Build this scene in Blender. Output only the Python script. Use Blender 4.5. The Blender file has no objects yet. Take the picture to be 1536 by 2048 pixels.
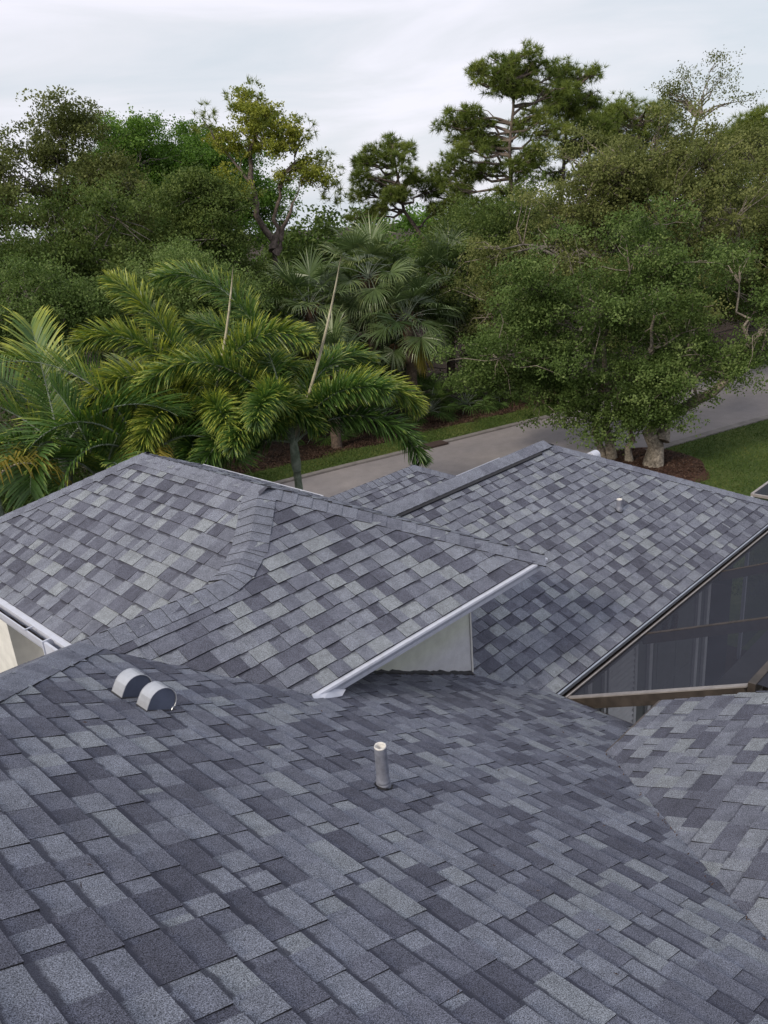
import bpy, math, random
import numpy as np
from mathutils import Matrix, Vector

random.seed(7)
rng = np.random.default_rng(11)
SC = bpy.context.scene
COL = SC.collection
R = math.radians

# ------------------------------------------------------------------ camera
cam = bpy.data.cameras.new('camera')
cam.sensor_fit = 'VERTICAL'
cam.sensor_height = 36.0
cam.lens = 28.34
cam.clip_start = 0.05
cam.clip_end = 3000
cam_o = bpy.data.objects.new('camera', cam)
COL.objects.link(cam_o)
cam_o.matrix_world = Matrix(((0.693857, 0.296718, -0.656141, 0.0),
                             (-0.716116, 0.188454, -0.672058, 0.0),
                             (-0.075759, 0.936186, 0.343244, 7.4),
                             (0, 0, 0, 1)))
SC.camera = cam_o

# ------------------------------------------------------------------ sky, sun, exposure
SUN_DIR = Vector((-0.90, -0.04, 0.62)).normalized()      # towards the sun
world = bpy.data.worlds.new('World')
SC.world = world
world.use_nodes = True
wt = world.node_tree
wt.nodes.clear()


def nd(t, typ, **kw):
    n = t.nodes.new(typ)
    for k, v in kw.items():
        if k.startswith('i_'):
            n.inputs[k[2:].replace('_', ' ')].default_value = v
        else:
            setattr(n, k, v)
    return n


sky = nd(wt, 'ShaderNodeTexSky', sky_type='NISHITA', sun_disc=False)
sky.sun_elevation = math.asin(SUN_DIR.z)
sky.sun_rotation = math.atan2(SUN_DIR.x, SUN_DIR.y)
sky.dust_density = 2.0
bg1 = nd(wt, 'ShaderNodeBackground')
bg1.inputs['Strength'].default_value = 0.11
wt.links.new(sky.outputs[0], bg1.inputs['Color'])
# overcast layer: broad streaky cloud sheet over the clear sky
tc = nd(wt, 'ShaderNodeTexCoord')
mp = nd(wt, 'ShaderNodeMapping')
mp.inputs['Rotation'].default_value = (R(6), R(-8), R(40))
mp.inputs['Scale'].default_value = (1.3, 0.9, 5.5)
wt.links.new(tc.outputs['Generated'], mp.inputs['Vector'])
nz = nd(wt, 'ShaderNodeTexNoise')
nz.inputs['Scale'].default_value = 2.1
nz.inputs['Detail'].default_value = 6.0
nz.inputs['Roughness'].default_value = 0.52
nz.inputs['Distortion'].default_value = 0.5
wt.links.new(mp.outputs[0], nz.inputs['Vector'])
cr = nd(wt, 'ShaderNodeValToRGB')
cr.color_ramp.elements[0].position = 0.38
cr.color_ramp.elements[0].color = (0.74, 0.795, 0.865, 1)
cr.color_ramp.elements[1].position = 0.62
cr.color_ramp.elements[1].color = (1.0, 0.985, 1.08, 1)
e = cr.color_ramp.elements.new(0.5)
e.color = (0.86, 0.875, 0.94, 1)
wt.links.new(nz.outputs['Fac'], cr.inputs[0])
bg2 = nd(wt, 'ShaderNodeBackground')
bg2.inputs['Strength'].default_value = 1.0
wt.links.new(cr.outputs[0], bg2.inputs['Color'])
mx = nd(wt, 'ShaderNodeMixShader')
mx.inputs[0].default_value = 0.9
wt.links.new(bg1.outputs[0], mx.inputs[1])
wt.links.new(bg2.outputs[0], mx.inputs[2])
wo = nd(wt, 'ShaderNodeOutputWorld')
wt.links.new(mx.outputs[0], wo.inputs['Surface'])

sun = bpy.data.lights.new('sun', 'SUN')
sun.energy = 2.6
sun.angle = R(9)
sun.color = (1.0, 0.90, 0.74)
sun_o = bpy.data.objects.new('sun', sun)
COL.objects.link(sun_o)
sun_o.rotation_euler = SUN_DIR.to_track_quat('Z', 'Y').to_euler()
sun_o.location = (-20, 10, 30)

SC.view_settings.view_transform = 'Standard'
SC.view_settings.look = 'None'
SC.view_settings.exposure = 0.0
SC.view_settings.gamma = 1.0
SC.render.engine = 'CYCLES'
SC.cycles.max_bounces = 6
SC.cycles.transparent_max_bounces = 16

# ------------------------------------------------------------------ materials
MATS = {}


def new_mat(name):
    m = bpy.data.materials.new(name)
    m.use_nodes = True
    t = m.node_tree
    b = t.nodes['Principled BSDF']
    MATS[name] = m
    return m, t, b


def ramp(t, stops):
    r = nd(t, 'ShaderNodeValToRGB')
    els = r.color_ramp.elements
    els[0].position, els[0].color = stops[0][0], (*stops[0][1], 1)
    els[1].position, els[1].color = stops[-1][0], (*stops[-1][1], 1)
    for p, c in stops[1:-1]:
        q = els.new(p)
        q.color = (*c, 1)
    return r


def noise(t, scale, detail=3, rough=0.5, vec=None, dist=0.0):
    n = nd(t, 'ShaderNodeTexNoise')
    n.inputs['Scale'].default_value = scale
    n.inputs['Detail'].default_value = detail
    n.inputs['Roughness'].default_value = rough
    n.inputs['Distortion'].default_value = dist
    if vec is None:
        g = nd(t, 'ShaderNodeNewGeometry')
        vec = g.outputs['Position']
    t.links.new(vec, n.inputs['Vector'])
    return n


def mixc(t, a, b, fac, mode='MIX'):
    m = nd(t, 'ShaderNodeMix', data_type='RGBA', blend_type=mode)
    for s, v in ((0, fac), (6, a), (7, b)):
        if hasattr(v, 'links'):
            t.links.new(v, m.inputs[s])
        elif isinstance(v, (int, float)):
            m.inputs[s].default_value = v
        else:
            m.inputs[s].default_value = (*v, 1)
    return m.outputs[2]


def attr(t, name):
    a = nd(t, 'ShaderNodeAttribute')
    a.attribute_name = name
    return a


def mrange(t, v, a, b, c, d):
    n = nd(t, 'ShaderNodeMapRange')
    t.links.new(v, n.inputs[0])
    for i, x in enumerate((a, b, c, d)):
        n.inputs[i + 1].default_value = x
    return n.outputs[0]


def bump(t, b, h, strength=0.3, distance=0.01):
    n = nd(t, 'ShaderNodeBump')
    n.inputs['Strength'].default_value = strength
    n.inputs['Distance'].default_value = distance
    t.links.new(h, n.inputs['Height'])
    t.links.new(n.outputs[0], b.inputs['Normal'])


def simple(name, col, rough=0.6, var=0.15, scale=6.0, metal=0.0, spec=0.5, bmp=0.0):
    m, t, b = new_mat(name)
    n = noise(t, scale, 5, 0.6)
    f = mrange(t, n.outputs['Fac'], 0.3, 0.7, 0.0, 1.0)
    dark = tuple(c * (1 - var) for c in col)
    light = tuple(min(1, c * (1 + var)) for c in col)
    t.links.new(mixc(t, dark, light, f), b.inputs['Base Color'])
    b.inputs['Roughness'].default_value = rough
    b.inputs['Metallic'].default_value = metal
    b.inputs['Specular IOR Level'].default_value = spec
    if bmp:
        n2 = noise(t, scale * 12, 3)
        bump(t, b, n2.outputs['Fac'], bmp, 0.005)
    return m


# mineral granule shingles: tone picked per piece, speckle of granules, printed shadow band at the head of the tab
m, t, b = new_mat('shingle')
a = attr(t, 'tone')
r = ramp(t, [(0.0, (0.082, 0.085, 0.114)), (0.28, (0.115, 0.120, 0.156)), (0.55, (0.158, 0.168, 0.210)),
             (0.8, (0.184, 0.196, 0.236)), (1.0, (0.220, 0.236, 0.262))])
t.links.new(a.outputs['Fac'], r.inputs[0])
g1 = noise(t, 260, 2, 0.7)
g2 = noise(t, 620, 1, 0.5)
gr = mrange(t, g1.outputs['Fac'], 0.34, 0.68, 0.18, 1.95)
gr2 = mrange(t, g2.outputs['Fac'], 0.3, 0.7, 0.6, 1.4)
c1 = mixc(t, r.outputs[0], gr, 1.0, 'MULTIPLY')
c1 = mixc(t, c1, gr2, 1.0, 'MULTIPLY')
w1 = noise(t, 1.3, 4, 0.6)
c1 = mixc(t, c1, mrange(t, w1.outputs['Fac'], 0.3, 0.7, 0.90, 1.10), 1.0, 'MULTIPLY')
w2 = noise(t, 11, 3, 0.6, dist=0.4)
c1 = mixc(t, c1, mrange(t, w2.outputs['Fac'], 0.3, 0.7, 0.84, 1.16), 1.0, 'MULTIPLY')
bd = attr(t, 'band')
wv = noise(t, 14, 2, 0.5)
bsum = nd(t, 'ShaderNodeMath', operation='ADD')
t.links.new(bd.outputs['Fac'], bsum.inputs[0])
t.links.new(mrange(t, wv.outputs['Fac'], 0.3, 0.7, -0.07, 0.07), bsum.inputs[1])
c1 = mixc(t, c1, (0.046, 0.047, 0.066), mrange(t, bsum.outputs[0], 0.74, 0.84, 0.0, 0.82))
t.links.new(c1, b.inputs['Base Color'])
b.inputs['Roughness'].default_value = 0.92
b.inputs['Specular IOR Level'].default_value = 0.25
bump(t, b, g1.outputs['Fac'], 0.7, 0.004)

simple('shingle_edge', (0.012, 0.012, 0.015), 0.9, 0.3, 40)
simple('deck_felt', (0.05, 0.05, 0.06), 0.95, 0.2, 10)

# white painted metal and stucco
m, t, b = new_mat('white_metal')
gq = nd(t, 'ShaderNodeNewGeometry')
mq = nd(t, 'ShaderNodeMapping')
mq.inputs['Scale'].default_value = (9, 9, 1.2)
t.links.new(gq.outputs['Position'], mq.inputs['Vector'])
n = noise(t, 1.6, 6, 0.7, vec=mq.outputs[0])
f = mrange(t, n.outputs['Fac'], 0.45, 0.75, 0.0, 0.45)
t.links.new(mixc(t, (0.53, 0.55, 0.64), (0.38, 0.385, 0.41), f), b.inputs['Base Color'])
b.inputs['Roughness'].default_value = 0.38
m, t, b = new_mat('stucco_cream')
g = nd(t, 'ShaderNodeNewGeometry')
sx = nd(t, 'ShaderNodeSeparateXYZ')
t.links.new(g.outputs['Position'], sx.inputs[0])
nw = noise(t, 3.0, 4, 0.6)
zz = nd(t, 'ShaderNodeMath', operation='MULTIPLY_ADD')
t.links.new(nw.outputs['Fac'], zz.inputs[0])
zz.inputs[1].default_value = 0.16
t.links.new(sx.outputs['Z'], zz.inputs[2])
wr = ramp(t, [(0.0, (0.64, 0.64, 0.67)), (1.0, (0.62, 0.64, 0.56))])
t.links.new(mrange(t, zz.outputs[0], 3.60, 3.80, 0, 1), wr.inputs[0])
n = noise(t, 8, 5, 0.6)
t.links.new(mixc(t, wr.outputs[0], mrange(t, n.outputs['Fac'], 0.3, 0.7, 0.86, 1.06), 1.0, 'MULTIPLY'), b.inputs['Base Color'])
b.inputs['Roughness'].default_value = 0.9
n2 = noise(t, 90, 3)
bump(t, b, n2.outputs['Fac'], 0.35, 0.006)
simple('stucco_white', (0.66, 0.65, 0.62), 0.9, 0.12, 5, bmp=0.3)
simple('galvanised', (0.50, 0.515, 0.56), 0.34, 0.10, 14, metal=0.45)
simple('lead', (0.20, 0.21, 0.26), 0.55, 0.22, 30, metal=0.2, bmp=0.2)
simple('vent_side_shaded', (0.125, 0.142, 0.20), 0.4, 0.15, 10, metal=0.2)  # hood's flat ends coloured darker to stand for their shaded side
simple('lead_rim', (0.62, 0.60, 0.58), 0.6, 0.15, 60)
simple('black_plastic', (0.010, 0.010, 0.014), 0.6, 0.3, 30)
simple('bronze', (0.075, 0.060, 0.055), 0.35, 0.35, 9, metal=0.35)
simple('bronze_dusty', (0.046, 0.037, 0.032), 0.55, 0.5, 7)
simple('drip_edge', (0.42, 0.45, 0.52), 0.28, 0.12, 8, metal=0.6)
simple('lip', (0.30, 0.275, 0.27), 0.45, 0.2, 12, metal=0.2)
simple('gutter_dirt', (0.045, 0.035, 0.028), 1.0, 0.6, 40, bmp=0.8)
simple('patio', (0.11, 0.105, 0.105), 0.8, 0.15, 4)
simple('trim_white', (0.66, 0.66, 0.69), 0.5, 0.08, 6)
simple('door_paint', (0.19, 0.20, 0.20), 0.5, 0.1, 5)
simple('dark_glass', (0.012, 0.014, 0.018), 0.06, 0.2, 3)
simple('dark_wicker', (0.02, 0.018, 0.018), 0.7, 0.3, 60)
simple('wreath', (0.07, 0.035, 0.025), 0.8, 0.5, 40)

# fibreglass insect screen: dark yarn, half open
m, t, b = new_mat('insect_screen')
t.nodes.remove(b)
d = nd(t, 'ShaderNodeBsdfDiffuse')
d.inputs['Color'].default_value = (0.052, 0.056, 0.075, 1)
tr = nd(t, 'ShaderNodeBsdfTransparent')
mxs = nd(t, 'ShaderNodeMixShader')
n = noise(t, 2.2, 4)
t.links.new(mrange(t, n.outputs['Fac'], 0.3, 0.7, 0.62, 0.70), mxs.inputs[0])
t.links.new(tr.outputs[0], mxs.inputs[1])
t.links.new(d.outputs[0], mxs.inputs[2])
t.links.new(mxs.outputs[0], t.nodes['Material Output'].inputs['Surface'])

# ------------------------------------------------------------------ mesh helpers


def np_mesh(name, verts, faces, mats, mat_idx=None, attrs=None, smooth=False):
    """faces: (M,k) int array or list of tuples"""
    me = bpy.data.meshes.new(name)
    V = np.asarray(verts, dtype=np.float32).reshape(-1, 3)
    if isinstance(faces, np.ndarray):
        M, k = faces.shape
        lv = faces.astype(np.int32).ravel()
        ls = np.arange(0, M * k, k, dtype=np.int32)
    else:
        M = len(faces)
        lens = np.array([len(f_) for f_ in faces], dtype=np.int32)
        lv = np.array([i for f_ in faces for i in f_], dtype=np.int32)
        ls = np.concatenate(([0], np.cumsum(lens)[:-1])).astype(np.int32)
    me.vertices.add(len(V))
    me.vertices.foreach_set('co', V.ravel())
    me.loops.add(len(lv))
    me.loops.foreach_set('vertex_index', lv)
    me.polygons.add(M)
    me.polygons.foreach_set('loop_start', ls)
    if mat_idx is not None:
        me.polygons.foreach_set('material_index', np.asarray(mat_idx, dtype=np.int32))
    me.polygons.foreach_set('use_smooth', np.full(M, bool(smooth), dtype=bool))
    for nme, (dom, arr) in (attrs or {}).items():
        at_ = me.attributes.new(nme, 'FLOAT', dom)
        at_.data.foreach_set('value', np.asarray(arr, dtype=np.float32))
    me.update(calc_edges=True)
    me.validate()
    for mm in (mats if isinstance(mats, (list, tuple)) else [mats]):
        me.materials.append(MATS[mm])
    return me


class MB:
    """collects shapes into one mesh"""

    def __init__(s):
        s.v, s.f, s.m = [], [], []

    def add(s, vs, fs, mi=0):
        o = len(s.v)
        s.v += [tuple(p) for p in vs]
        for f_ in fs:
            s.f.append(tuple(i + o for i in f_))
            s.m.append(mi)

    def box(s, lo, hi, mi=0):
        x0, y0, z0 = lo
        x1, y1, z1 = hi
        vs = [(x0, y0, z0), (x1, y0, z0), (x1, y1, z0), (x0, y1, z0), (x0, y0, z1), (x1, y0, z1), (x1, y1, z1), (x0, y1, z1)]
        s.add(vs, [(3, 2, 1, 0), (4, 5, 6, 7), (0, 1, 5, 4), (1, 2, 6, 5), (2, 3, 7, 6), (3, 0, 4, 7)], mi)

    def beam(s, a, b_, w, h, mi=0, up=(0, 0, 1)):
        a, b_ = Vector(a), Vector(b_)
        d_ = (b_ - a).normalized()
        sd = d_.cross(Vector(up)).normalized() * (w / 2)
        u = sd.cross(d_).normalized() * (h / 2)
        vs = [a - sd - u, a + sd - u, a + sd + u, a - sd + u, b_ - sd - u, b_ + sd - u, b_ + sd + u, b_ - sd + u]
        s.add(vs, [(0, 1, 2, 3), (7, 6, 5, 4), (0, 4, 5, 1), (1, 5, 6, 2), (2, 6, 7, 3), (3, 7, 4, 0)], mi)

    def extrude(s, prof, a, b_, out, mi=0, up=(0, 0, 1), closed=True):
        """profile (out, up) swept from a to b"""
        a, b_, o, u = Vector(a), Vector(b_), Vector(out), Vector(up)
        k = len(prof)
        vs = [a + o * p[0] + u * p[1] for p in prof] + [b_ + o * p[0] + u * p[1] for p in prof]
        fs = [(i, (i + 1) % k, k + (i + 1) % k, k + i) for i in range(k if closed else k - 1)]
        if closed:
            fs += [tuple(range(k - 1, -1, -1)), tuple(range(k, 2 * k))]
        s.add(vs, fs, mi)

    def tube(s, pts, rad, n=8, mi=0, cap=True):
        pts = [Vector(p) for p in pts]
        o = len(s.v)
        ref = Vector((0.31, 0.17, 0.93))
        for i, p in enumerate(pts):
            d_ = (pts[min(i + 1, len(pts) - 1)] - pts[max(i - 1, 0)]).normalized()
            if abs(d_.dot(ref)) > 0.95:
                ref = Vector((0.9, -0.3, 0.1))
            x = d_.cross(ref).normalized()
            y = d_.cross(x).normalized()
            r_ = rad[i] if hasattr(rad, '__len__') else rad
            for k in range(n):
                an = 2 * math.pi * k / n
                s.v.append(tuple(p + x * (math.cos(an) * r_) + y * (math.sin(an) * r_)))
        for i in range(len(pts) - 1):
            for k in range(n):
                k2 = (k + 1) % n
                s.f.append((o + i * n + k, o + i * n + k2, o + (i + 1) * n + k2, o + (i + 1) * n + k))
                s.m.append(mi)
        if cap:
            s.f.append(tuple(o + k for k in range(n)))
            s.m.append(mi)
            s.f.append(tuple(o + (len(pts) - 1) * n + k for k in range(n - 1, -1, -1)))
            s.m.append(mi)

    def mesh(s, name, mats, smooth=False):
        return np_mesh(name, s.v, s.f, mats, s.m, smooth=smooth)


def link(name, me, parent=None, mw=None):
    o = bpy.data.objects.new(name, me)
    COL.objects.link(o)
    if mw is not None:
        o.matrix_basis = mw
    if parent is not None:
        o.parent = parent
        if parent.type == 'EMPTY':
            o.matrix_parent_inverse = Matrix.Translation(-parent.location)
    return o


def tag(o, label=None, cat=None, group=None, kind=None):
    for k, v in (('label', label), ('category', cat), ('group', group), ('kind', kind)):
        if v:
            o[k] = v
    return o


def thing(name, label, cat, loc, group=None):
    o = bpy.data.objects.new(name, None)
    COL.objects.link(o)
    o.location = loc
    o.empty_display_size = 0.2
    return tag(o, label, cat, group)


# ================================================================== HOUSE
house = thing('house', 'stucco house covered in blended grey architectural shingles', 'house', (5.0, 4.0, 0.0))
EXPO = 0.138


def clip_poly(poly, conv):
    """Sutherland-Hodgman against a CCW convex polygon"""
    out = poly
    for i in range(len(conv)):
        a_, b_ = conv[i], conv[(i + 1) % len(conv)]
        ex, ey = b_[0] - a_[0], b_[1] - a_[1]
        side = lambda p: ex * (p[1] - a_[1]) - ey * (p[0] - a_[0])
        inp, out = out, []
        for j in range(len(inp)):
            p, q = inp[j], inp[(j + 1) % len(inp)]
            sp, sq = side(p), side(q)
            if sp >= 0:
                out.append(p)
            if (sp > 0 and sq < 0) or (sp < 0 and sq > 0):
                k = sp / (sp - sq)
                out.append((p[0] + (q[0] - p[0]) * k, p[1] + (q[1] - p[1]) * k))
        if len(out) < 3:
            return []
    return out


def area2(p):
    return sum(p[i][0] * p[(i + 1) % len(p)][1] - p[(i + 1) % len(p)][0] * p[i][1] for i in range(len(p))) / 2


def ccw(p):
    return p if area2(p) > 0 else p[::-1]


CAMP = Vector((0, 0, 7.4))
PIECES = {}


def piece_arrays(poly, v0, hb, rnd):
    """one shingle tab as a thin wedge: thick at the butt, tapering under the next course. local (u,v,n)"""
    k = len(poly)
    top, bot = [], []
    for (u, v) in poly:
        f_ = (v - v0) / EXPO
        top.append((u, v, hb * (1 - 0.93 * f_) if f_ < 1 else hb * 0.07 - 0.004 * (f_ - 1)))
        bot.append((u, v, -0.006))
    vs = top + bot
    fs = [tuple(range(k))] + [(i, k + i, k + (i + 1) % k, (i + 1) % k) for i in range(k)]
    band = [(v - v0) / EXPO for (_, v) in poly] * 2
    return vs, fs, [0] + [1] * k, band


def shingle_slope(deck, origin, udir, vdir, convs, seed, limit, skip=None, keep=None, tone_shift=0.0, bk=(0.50, 0.90)):
    """lay courses of laminated shingles over a slope; convs = convex CCW polygons in (u,v) metres"""
    rnd = random.Random(seed)
    U, V_ = Vector(udir), Vector(vdir)
    N = U.cross(V_).normalized()
    F = Matrix((U, V_, N)).transposed().to_4x4()
    F.translation = Vector(origin)
    us = [p[0] for c in convs for p in c]
    vs_ = [p[1] for c in convs for p in c]
    allp = []
    v = min(vs_) - 0.012
    while v < max(vs_):
        u = min(us) - rnd.random() * 0.3
        raised = True
        last = -1
        while u < max(us):
            w = rnd.choice((0.09, 0.12, 0.14, 0.16, 0.18, 0.21, 0.24)) if raised else rnd.choice((0.04, 0.08, 0.11, 0.14, 0.17, 0.20))
            tn = rnd.choice((0, 1, 1, 2, 2, 2, 3, 3, 3, 4, 4, 5))
            if tn == last:
                tn = (tn + 2) % 6
            last = tn
            jv = rnd.uniform(-0.003, 0.003) if v > min(vs_) else 0.0
            hb = rnd.choice((0.0118, 0.0132)) if raised else rnd.choice((0.0066, 0.0069))
            rect = [(u, v + jv), (u + w, v + jv), (u + w, v + EXPO + 0.02), (u, v + EXPO + 0.02)]
            cu, cv = u + w / 2, v + EXPO / 2
            pw = F @ Vector((cu, cv, 0))
            if not (skip and skip(pw)):
                done = False
                for c in convs:
                    q = clip_poly(rect, c)
                    if len(q) == 4 and abs(area2(q) - w * (EXPO + 0.02)) < 2e-3 * w * 0.16 + 1e-6 or \
                            (len(q) >= 3 and abs(area2(q) - area2(rect)) < 1e-7):
                        allp.append((pw, u, v + jv, w, tn, hb, None))
                        done = True
                        break
                if not done:
                    for c in convs:
                        q = clip_poly(rect, c)
                        if len(q) >= 3 and abs(area2(q)) > 4e-5:
                            allp.append((pw, u, v + jv, w, tn, hb, q))
            u += w
            raised = not raised if rnd.random() < 0.86 else raised
        v += EXPO
    # nearest pieces in view become objects of their own
    if keep:
        cand = sorted((p for p in allp if keep(p[0])), key=lambda p: (p[0] - CAMP).length / max(0.02, p[3]) ** 0.3)
    else:
        cand = []
    indiv = set(id(p) for p in cand[:limit])
    sv, sf, sm, st, sb = [], [], [], [], []
    for p in allp:
        pw, u, v, w, tn, hb, q = p
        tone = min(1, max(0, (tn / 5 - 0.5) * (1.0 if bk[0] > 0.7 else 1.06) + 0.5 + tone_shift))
        if id(p) in indiv:
            if q is None:
                key = (w, tn, hb, tone_shift, bk)
                if key not in PIECES:
                    rect = [(0, 0), (w, 0), (w, EXPO + 0.02), (0, EXPO + 0.02)]
                    a1, a2, a3, a4 = piece_arrays(rect, 0, hb, rnd)
                    bb = [x * (bk[1] if hb < 0.007 else bk[0]) for x in a4]
                    PIECES[key] = np_mesh('shingle', a1, a2, ['shingle', 'shingle_edge'], a3,
                                          {'tone': ('POINT', [tone] * len(a1)), 'band': ('POINT', bb)})
                me = PIECES[key]
                L = F @ Matrix.Translation((u, v, 0)) @ Matrix.Rotation(rnd.uniform(-0.006, 0.006), 4, 'Z')
            else:
                q0 = [(x - u, y - v) for x, y in q]
                a1, a2, a3, a4 = piece_arrays(q0, 0, hb, rnd)
                me = np_mesh('shingle', a1, a2, ['shingle', 'shingle_edge'], a3,
                             {'tone': ('POINT', [tone] * len(a1)), 'band': ('POINT', [x * (bk[1] if hb < 0.007 else bk[0]) for x in a4])})
                L = F @ Matrix.Translation((u, v, 0))
            link('shingle', me, deck, L)
        else:
            rect = q or [(u, v), (u + w, v), (u + w, v + EXPO + 0.02), (u, v + EXPO + 0.02)]
            a1, a2, a3, a4 = piece_arrays(rect, v, hb, rnd)
            o_ = len(sv)
            sv += [tuple(F @ Vector(x)) for x in a1]
            sf += [tuple(i + o_ for i in f_) for f_ in a2]
            sm += a3
            st += [tone + rnd.uniform(-0.04, 0.04)] * len(a1)
            sb += [x * (bk[1] if hb < 0.007 else bk[0]) for x in a4]
    if sv:
        me = np_mesh('shingle_field', sv, sf, ['shingle', 'shingle_edge'], sm, {'tone': ('POINT', st), 'band': ('POINT', sb)})
        o = link('shingle_field', me, deck)
        o['kind'] = 'stuff'


CAMINV = cam_o.matrix_world.inverted()


def in_view(p):
    c = CAMINV @ Vector(p)
    if c.z > -0.1:
        return False
    return abs(c.x / -c.z) < 0.49 and abs(c.y / -c.z) < 0.65


C45 = math.sqrt(1.25)


def slope(name, plan_polys, zf, eave_o, udir, down, limit, seed, skip=None, keep=in_view, tone_shift=0.0, label=None, bk=(0.50, 0.90)):
    """plan_polys: convex plan polygons; zf(x,y) height; eave_o a plan point at the eave; down = plan downhill unit vector"""
    o3 = Vector((eave_o[0], eave_o[1], zf(*eave_o)))
    U = Vector((udir[0], udir[1], 0))
    V_ = Vector((-down[0], -down[1], 0.5)).normalized()
    mb = MB()
    for pp in plan_polys:
        pp = ccw(pp)
        k = len(pp)
        vs = [(x, y, zf(x, y) - 0.004) for x, y in pp] + [(x, y, zf(x, y) - 0.06) for x, y in pp]
        mb.add(vs, [tuple(range(k)), tuple(range(2 * k - 1, k - 1, -1))] + [(i, k + i, k + (i + 1) % k, (i + 1) % k) for i in range(k)])
    deck = link(name, mb.mesh(name, 'deck_felt'), house)
    if label:
        deck['label'] = label
    convs = []
    for pp in plan_polys:
        q = []
        for x, y in pp:
            d_ = Vector((x, y, zf(x, y))) - o3
            q.append((d_.dot(U), d_.dot(V_)))
        convs.append(ccw(q))
    shingle_slope(deck, o3, U, V_, convs, seed, limit, skip, keep, tone_shift, bk)
    return deck


zD = lambda x, y: 5.8 - 0.5 * x
zB = lambda x, y: 2.406 + 0.5 * y
zA = lambda x, y: 3.233 + 0.5 * x
zC = lambda x, y: 0.999 + 0.5 * y
zE = lambda x, y: 4.77 - 0.5 * y
zK = lambda x, y: 7.335 - 0.5 * y

# foreground slope (falls towards +x)
mainroof = slope('foreground_roof_slope', [[(5.80, -4), (5.80, 3.80), (5.1, 4.5), (1.86, 4.93), (-2.6, 0.47), (-2.6, -4)]], zD, (5.80, 0),
                 (0, 1), (1, 0), 300, 1,
                 skip=lambda p: (p.y < 2.45 and p.x > p.y + 2.06 + 0.2) or (p.y > 4.6 and p.x > 2.4),
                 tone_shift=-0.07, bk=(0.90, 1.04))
# upper hip roof: end slope and left slope
uppB = slope('hip_end_roof_slope', [[(2.916, 3.872), (5.80, 3.872), (4.742, 4.93), (1.858, 4.93)], [(3.28, 4.93), (4.742, 4.93), (4.01, 5.662)]],
             zB, (4.0, 3.872), (1, 0), (0, -1), 300, 2)
uppA = slope('side_roof_slope', [[(2.218, 5.986), (3.28, 4.93), (4.01, 5.662), (4.01, 7.69), (2.218, 9.482)]], zA, (2.218, 7.0),
             (0, -1), (-1, 0), 300, 3)
uppF = slope('far_roof_slope', [[(5.80, 3.872), (5.80, 9.482), (4.01, 7.69), (4.01, 5.662)]], lambda x, y: 7.253 - 0.5 * x, (5.80, 6),
             (0, 1), (1, 0), 0, 4, keep=None)
uppG = slope('far_end_roof_slope', [[(2.218, 9.482), (5.80, 9.482), (4.01, 7.69)]], lambda x, y: 9.083 - 0.5 * y, (4.0, 9.482),
             (-1, 0), (0, 1), 0, 5, keep=None)
# saddle behind the cross ridge
backK = slope('back_roof_slope', [[(1.86, 4.93), (3.28, 4.93), (2.22, 5.99)], [(1.86, 4.93), (2.22, 5.99), (2.22, 8.87), (-6, 8.87), (-6, -2.93)]],
              zK, (0, 8.87), (-1, 0), (0, 1), 0, 6, keep=None)
# right wing
wingC = slope('wing_roof_slope', [[(5.79, 3.775), (12.085, 3.775), (9.51, 6.35), (3.25, 6.35)]], zC, (9.0, 3.775), (1, 0), (0, -1), 300, 7,
              skip=lambda p: p.x < 5.15 and p.y > 4.5)
wingN = slope('wing_far_roof_slope', [[(5.3, 6.35), (9.51, 6.35), (12.05, 8.89), (5.3, 8.89)]], lambda x, y: 7.349 - 0.5 * y, (9, 8.89),
              (-1, 0), (0, 1), 0, 8, keep=None)
wingH = slope('wing_end_roof_slope', [[(12.05, 3.81), (12.05, 8.89), (9.51, 6.35)]], lambda x, y: 8.929 - 0.5 * x, (12.05, 6.3),
              (0, 1), (1, 0), 0, 9, keep=None)
# near right slope (falls towards +y)
rightE = slope('right_roof_slope', [[(4.58, 2.52), (0.56, -1.5), (5.46, -1.5), (5.46, 2.52)]], zE, (5.0, 2.52), (-1, 0), (0, 1), 300, 10,
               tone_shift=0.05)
# little entry roof beyond the wing ridge
entryN = slope('entry_roof_slope', [[(6.0, 7.55), (10.2, 7.55), (9.15, 8.6), (6.0, 8.6)]], lambda x, y: 3.575 + 0.5 * (y - 8.6) , (8, 7.55),
               (1, 0), (0, -1), 300, 12)
entryE = slope('entry_end_roof_slope', [[(9.15, 8.6), (10.2, 7.55), (10.2, 9.65)]], lambda x, y: 3.575 - 0.5 * (x - 9.15), (10.2, 8.6),
               (0, 1), (1, 0), 300, 13)
entryF = slope('entry_far_roof_slope', [[(6.0, 8.6), (9.15, 8.6), (10.2, 9.65), (6.0, 9.65)]], lambda x, y: 3.575 - 0.5 * (y - 8.6), (8, 9.65),
               (-1, 0), (0, 1), 0, 14, keep=None)

# ------------------------------------------------------------------ ridge and hip caps
CAPM = {}


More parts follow.
